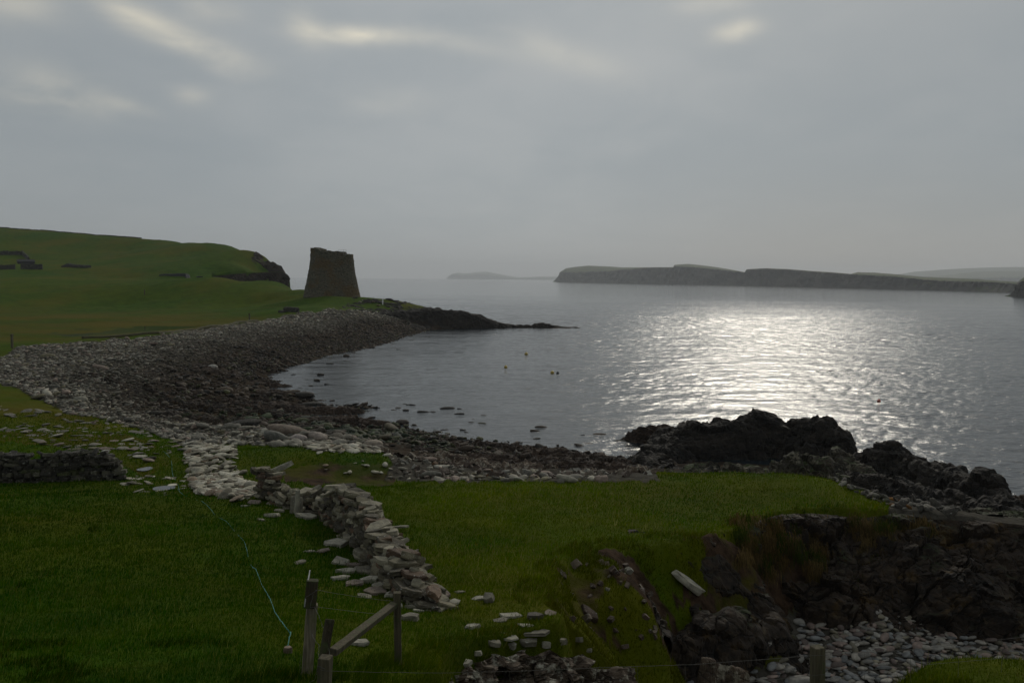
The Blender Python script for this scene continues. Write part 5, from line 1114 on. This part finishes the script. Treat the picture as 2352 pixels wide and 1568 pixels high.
slab(1120, 1384, 28, .8, 2, P2_, 'greyish pink slab tilted in the grass right of the wall end', rz=-.7, tilt=.5, dr=1)
slab(823, 1484, 52, .20, 4, P1_, 'pale flat slab between the diagonal strut and its post', dr=.6)
slab(943, 1426, 46, .35, 6, P2_, 'pale flat slab right of the fence post that holds the strut', rz=.3, dr=.7)
for i, (u_, v_, w_, hr) in enumerate([(1092,1506,30,.4),(1128,1490,44,.3),(1172,1494,34,.45),(1212,1482,52,.3),(1250,1486,30,.5),(1290,1482,26,.6),(1068,1530,34,.35),(1325,1484,30,.4),(1352,1500,28,.4)]):
    slab(u_, v_, w_, hr, (i*3) % 10, (P1_, P2_)[i % 2], 'pale broken slab lodged in the turf along the top of the bottom rock face', rz=(i*1.3) % 1-.5, tilt=((i*37) % 7-3)*.07, tilty=((i*53) % 9-4)*.06, dr=.7, grp='pale slabs along the top of the rock face')
slab(1084, 1445, 40, .30, 5, P1_, 'pale slab lying alone in the grass left of the long low slab', rz=.4, dr=.6)
slab(660, 1500, 20, .9, 8, (.20, .15, .11), 'small brown stone where the turquoise rope ends', dr=.9, name='field_stone', cat='stone')
slab(241, 1040, 16, .45, 8, (.50, .49, .45), 'bright white stone on the ground behind the end of the left wall', dr=.9, name='field_stone', cat='stone')
slab(145, 1100, 30, .8, 3, (.15, .15, .11), 'mossy stone leaning on the near side of the left wall', dr=.6, name='field_stone', cat='stone')
G1 = 'pale flat slab fallen in the grass at the foot of the tall broken wall'
for i, (u_, v_, w_, hr) in enumerate([(620,1188,44,.35),(598,1196,20,.4),(700,1192,52,.3),(580,1158,30,.35),(562,1164,22,.3),(640,1176,34,.3),(770,1255,60,.30),(740,1268,40,.2),(708,1268,30,.2),(686,1294,34,.2),(778,1296,44,.3),(810,1302,40,.3),(795,1318,56,.3),(833,1318,60,.3),(782,1333,46,.3),(812,1345,54,.25),(850,1340,50,.5),
        (872,1352,44,.5),(905,1372,52,.4),(860,1362,60,.2),(930,1378,60,.35),(945,1398,40,.3),(905,1395,40,.25),(1012,1373,42,.35),(1042,1388,40,.25),(1055,1362,30,.2),(1098,1378,32,.25),(890,1330,40,.4),(960,1405,28,.3),(838,1372,40,.2),(1165,1470,50,.18),(1262,1412,36,.2),(1205,1440,44,.13),(1148,1428,38,.15)]):
    slab(u_, v_, w_, hr*.62, i % 10, (P1_, P2_, P1_, (.17, .135, .11))[i % 4], G1, rz=(i*1.7) % 1.2-.6, tilt=((i*37) % 7-3)*.05, tilty=((i*53) % 9-4)*.045, dr=.6+.1*(i % 4), grp='pale slabs fallen around the broken wall')
# ------------------------------------------------------------------ grass
def grass(name, n, a0, a1, r0, r1, hgt, label, seed, wmin=.0011, mask=None, lean=.45, pal=None, dark=0):
    r = np.random.default_rng(seed); a = r.uniform(math.radians(a0), math.radians(a1), n); d = np.exp(r.uniform(math.log(r0), math.log(r1), n)); x, y = np.sin(a)*d, np.cos(a)*d
    fa, fr_ = co_index(x, y, NG, NR); i = np.clip(fa.round().astype(int), 0, NG-1); j = np.clip(fr_.round().astype(int), 0, NR-1); id_ = i*NR+j
    ok = (R_[id_, 2] < .5) & (R_[id_, 0] < .35+.3*r.random(n))
    for px_, py_, ra_, rb_ in PUD: ok &= ((x-px_)/ra_)**2+((y-py_)/rb_)**2 > 1
    if mask is not None: ok &= mask(x, y, id_)
    x, y, d, id_ = x[ok], y[ok], d[ok], id_[ok]; n = len(x); z = H(x, y)
    cl = fb2(x, y, .55, 3, .6, seed); cl2 = fb2(x, y, 3.0, 3, .5, seed+1)
    h = hgt*np.exp(r.normal(0, .35, n))*(1+.8*cl+.35*cl2)*np.clip(d/16, .8, 1.3); w = np.maximum(.006, wmin*d)*r.uniform(.7, 1.3, n)
    t = r.uniform(0, 6.28, n); ln = h*lean*r.uniform(.2, 1.6, n); la = r.normal(.8, 1.1, n)
    bx_, by_ = np.cos(t)*w/2, np.sin(t)*w/2
    A = np.stack([x-bx_, y-by_, z-.02], 1); B = np.stack([x+bx_, y+by_, z-.02], 1); C = np.stack([x+np.cos(la)*ln, y+np.sin(la)*ln, z+h], 1)
    V = np.stack([A, B, C], 1).reshape(-1, 3); Fc = np.arange(3*n).reshape(-1, 3)
    base = np.array(pal or [(.018, .056, .0001), (.034, .082, .0001), (.062, .098, .0002), (.105, .095, .002)]); wts = np.array([.36, .36, .22, .06]); c = base[r.choice(4, n, p=wts)]
    yl = np.clip(R_[id_, 1]*.9+EXTRA[id_, 2], 0, 1)[:, None]; c = c*(1-.62*yl)+np.array((.118, .138, .0001))*.62*yl; c = c*r.uniform(.7, 1.3, (n, 1))*np.clip(1+.6*cl2+.35*cl, .3, 2)[:, None]*(.78+.35*smooth(np.arctan2(x, y), -.2, 0))[:, None]; lf_ = (1-smooth(np.arctan2(x, y), -.2, 0))[:, None]; c = c*(1-lf_*np.array((.22, -.04, .5))); c = c*(1-.45*np.clip(INS[id_]*1.5, 0, 1))[:, None]+np.array((.012, .006, 0))*np.clip(INS[id_]*1.5, 0, 1)[:, None]  # blades inside the cove browned, and darkened as painted shade
    return tag(mesh_np(name, V, Fc, M['grass'], np.repeat(c, 3, 0), False), label, 'grass', None, 'stuff')
m, T, p = new_mat('grass_blade'); at = T.new('ShaderNodeAttribute'); at.attribute_name = 'Col'
T.n.remove(p); df = T.new('ShaderNodeBsdfDiffuse'); tr = T.new('ShaderNodeBsdfTranslucent'); mx = T.new('ShaderNodeMixShader'); mx.inputs[0].default_value = .35
T.link(at.outputs['Color'], df.inputs[0]); T.link(at.outputs['Color'], tr.inputs[0]); T.link(df.outputs[0], mx.inputs[1]); T.link(tr.outputs[0], mx.inputs[2]); T.link(mx.outputs[0], T.n['Material Output'].inputs[0]); M['grass'] = m
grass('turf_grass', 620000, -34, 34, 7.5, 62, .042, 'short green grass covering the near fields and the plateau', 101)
# longer tussocks: at the fence, along the lip of the cove, in the hollow
def tuss(x, y, id_):
    e = seg_dist(x, y, EDGE); t = fb2(x, y, 1.1, 3, .6, 111)
    f_ = np.minimum.reduce([np.hypot(x-q[0], y-q[1]) for q in (Wp(703,1560,10), Wp(741,1560,7.8), Wp(915,1530,12))])
    return ((e < .55) & (t > -.05)) | ((f_ < .5) & (t > -.3)) | ((INS[id_] > .3) & (t > .12)) | ((y < 12) & (t > .3)) | (t > .55)
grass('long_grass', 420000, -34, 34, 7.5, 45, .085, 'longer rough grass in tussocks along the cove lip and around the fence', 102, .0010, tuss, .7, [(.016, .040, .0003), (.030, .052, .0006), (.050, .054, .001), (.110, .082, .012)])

grass('straw_stems', 26000, -34, 34, 8, 40, .11, 'sparse pale dry stems standing above the turf', 103, .0006, None, .6, [(.16, .14, .05), (.12, .12, .04), (.20, .17, .07), (.10, .10, .03)])
# withered grass hanging on the upper cove cliff
r = np.random.default_rng(9); n = 15000; cl = r.integers(0, 150, n); cu_ = r.uniform(1690, 2140, 150); cv_ = 1192+np.abs(r.normal(0, 60, 150))+np.clip(cu_-1950, 0, 200)*.05
u = cu_[cl]+r.normal(0, 9, n); v = cv_[cl]+r.normal(0, 9, n); cc_ = np.array([hit(a, b) for a, b in zip(cu_, cv_)]); dd = cc_[cl, 1]-.55
d = (RN @ np.stack([(u-1176)/F, (784-v)/F, -np.ones(n)])).T; t = dd/d[:, 1]; q = np.stack([d[:, 0]*t, dd+r.normal(0, .12, n), CH+d[:, 2]*t], 1)
ln = r.uniform(.12, .38, n); sx = r.normal(0, .06, n); wd = .012
V = np.stack([q+np.array((-wd, 0, 0)), q+np.array((wd, 0, 0)), q+np.stack([sx, -.08-0*ln, -ln], 1)], 1).reshape(-1, 3)
base = np.array([(.10, .065, .022), (.07, .05, .018), (.035, .050, .006), (.13, .09, .035)]); c = base[(cl*7) % 4]*r.uniform(.5, 1.2, (n, 1))
tag(mesh_np('hanging_grass', V, np.arange(3*n).reshape(-1, 3), M['grass'], np.repeat(c, 3, 0), False), 'withered brown grass hanging from the top of the cove cliff', 'grass', None, 'stuff')
# ------------------------------------------------------------------ sea air
hm = bpy.data.materials.new('sea_haze'); hm.use_nodes = True; T = NT(hm.node_tree); T.n.clear()
ho = T.new('ShaderNodeOutputMaterial'); pv = T.new('ShaderNodeVolumePrincipled')
pv.inputs['Density'].default_value = 0.00011; pv.inputs['Color'].default_value = (0.91, 0.95, 1.0, 1); pv.inputs['Anisotropy'].default_value = 0.3
T.link(pv.outputs[0], ho.inputs['Volume'])
bx = np.array([(x, y, z) for z in (-7, 260) for x, y in ((-15500, -15500), (15500, -15500), (15500, 15500), (-15500, 15500))], float)
o = mesh_np('haze', bx, np.array([(3, 2, 1, 0), (4, 5, 6, 7), (0, 1, 5, 4), (1, 2, 6, 5), (2, 3, 7, 6), (3, 0, 4, 7)]), hm, smooth_=False)
tag(o, kind='stuff')
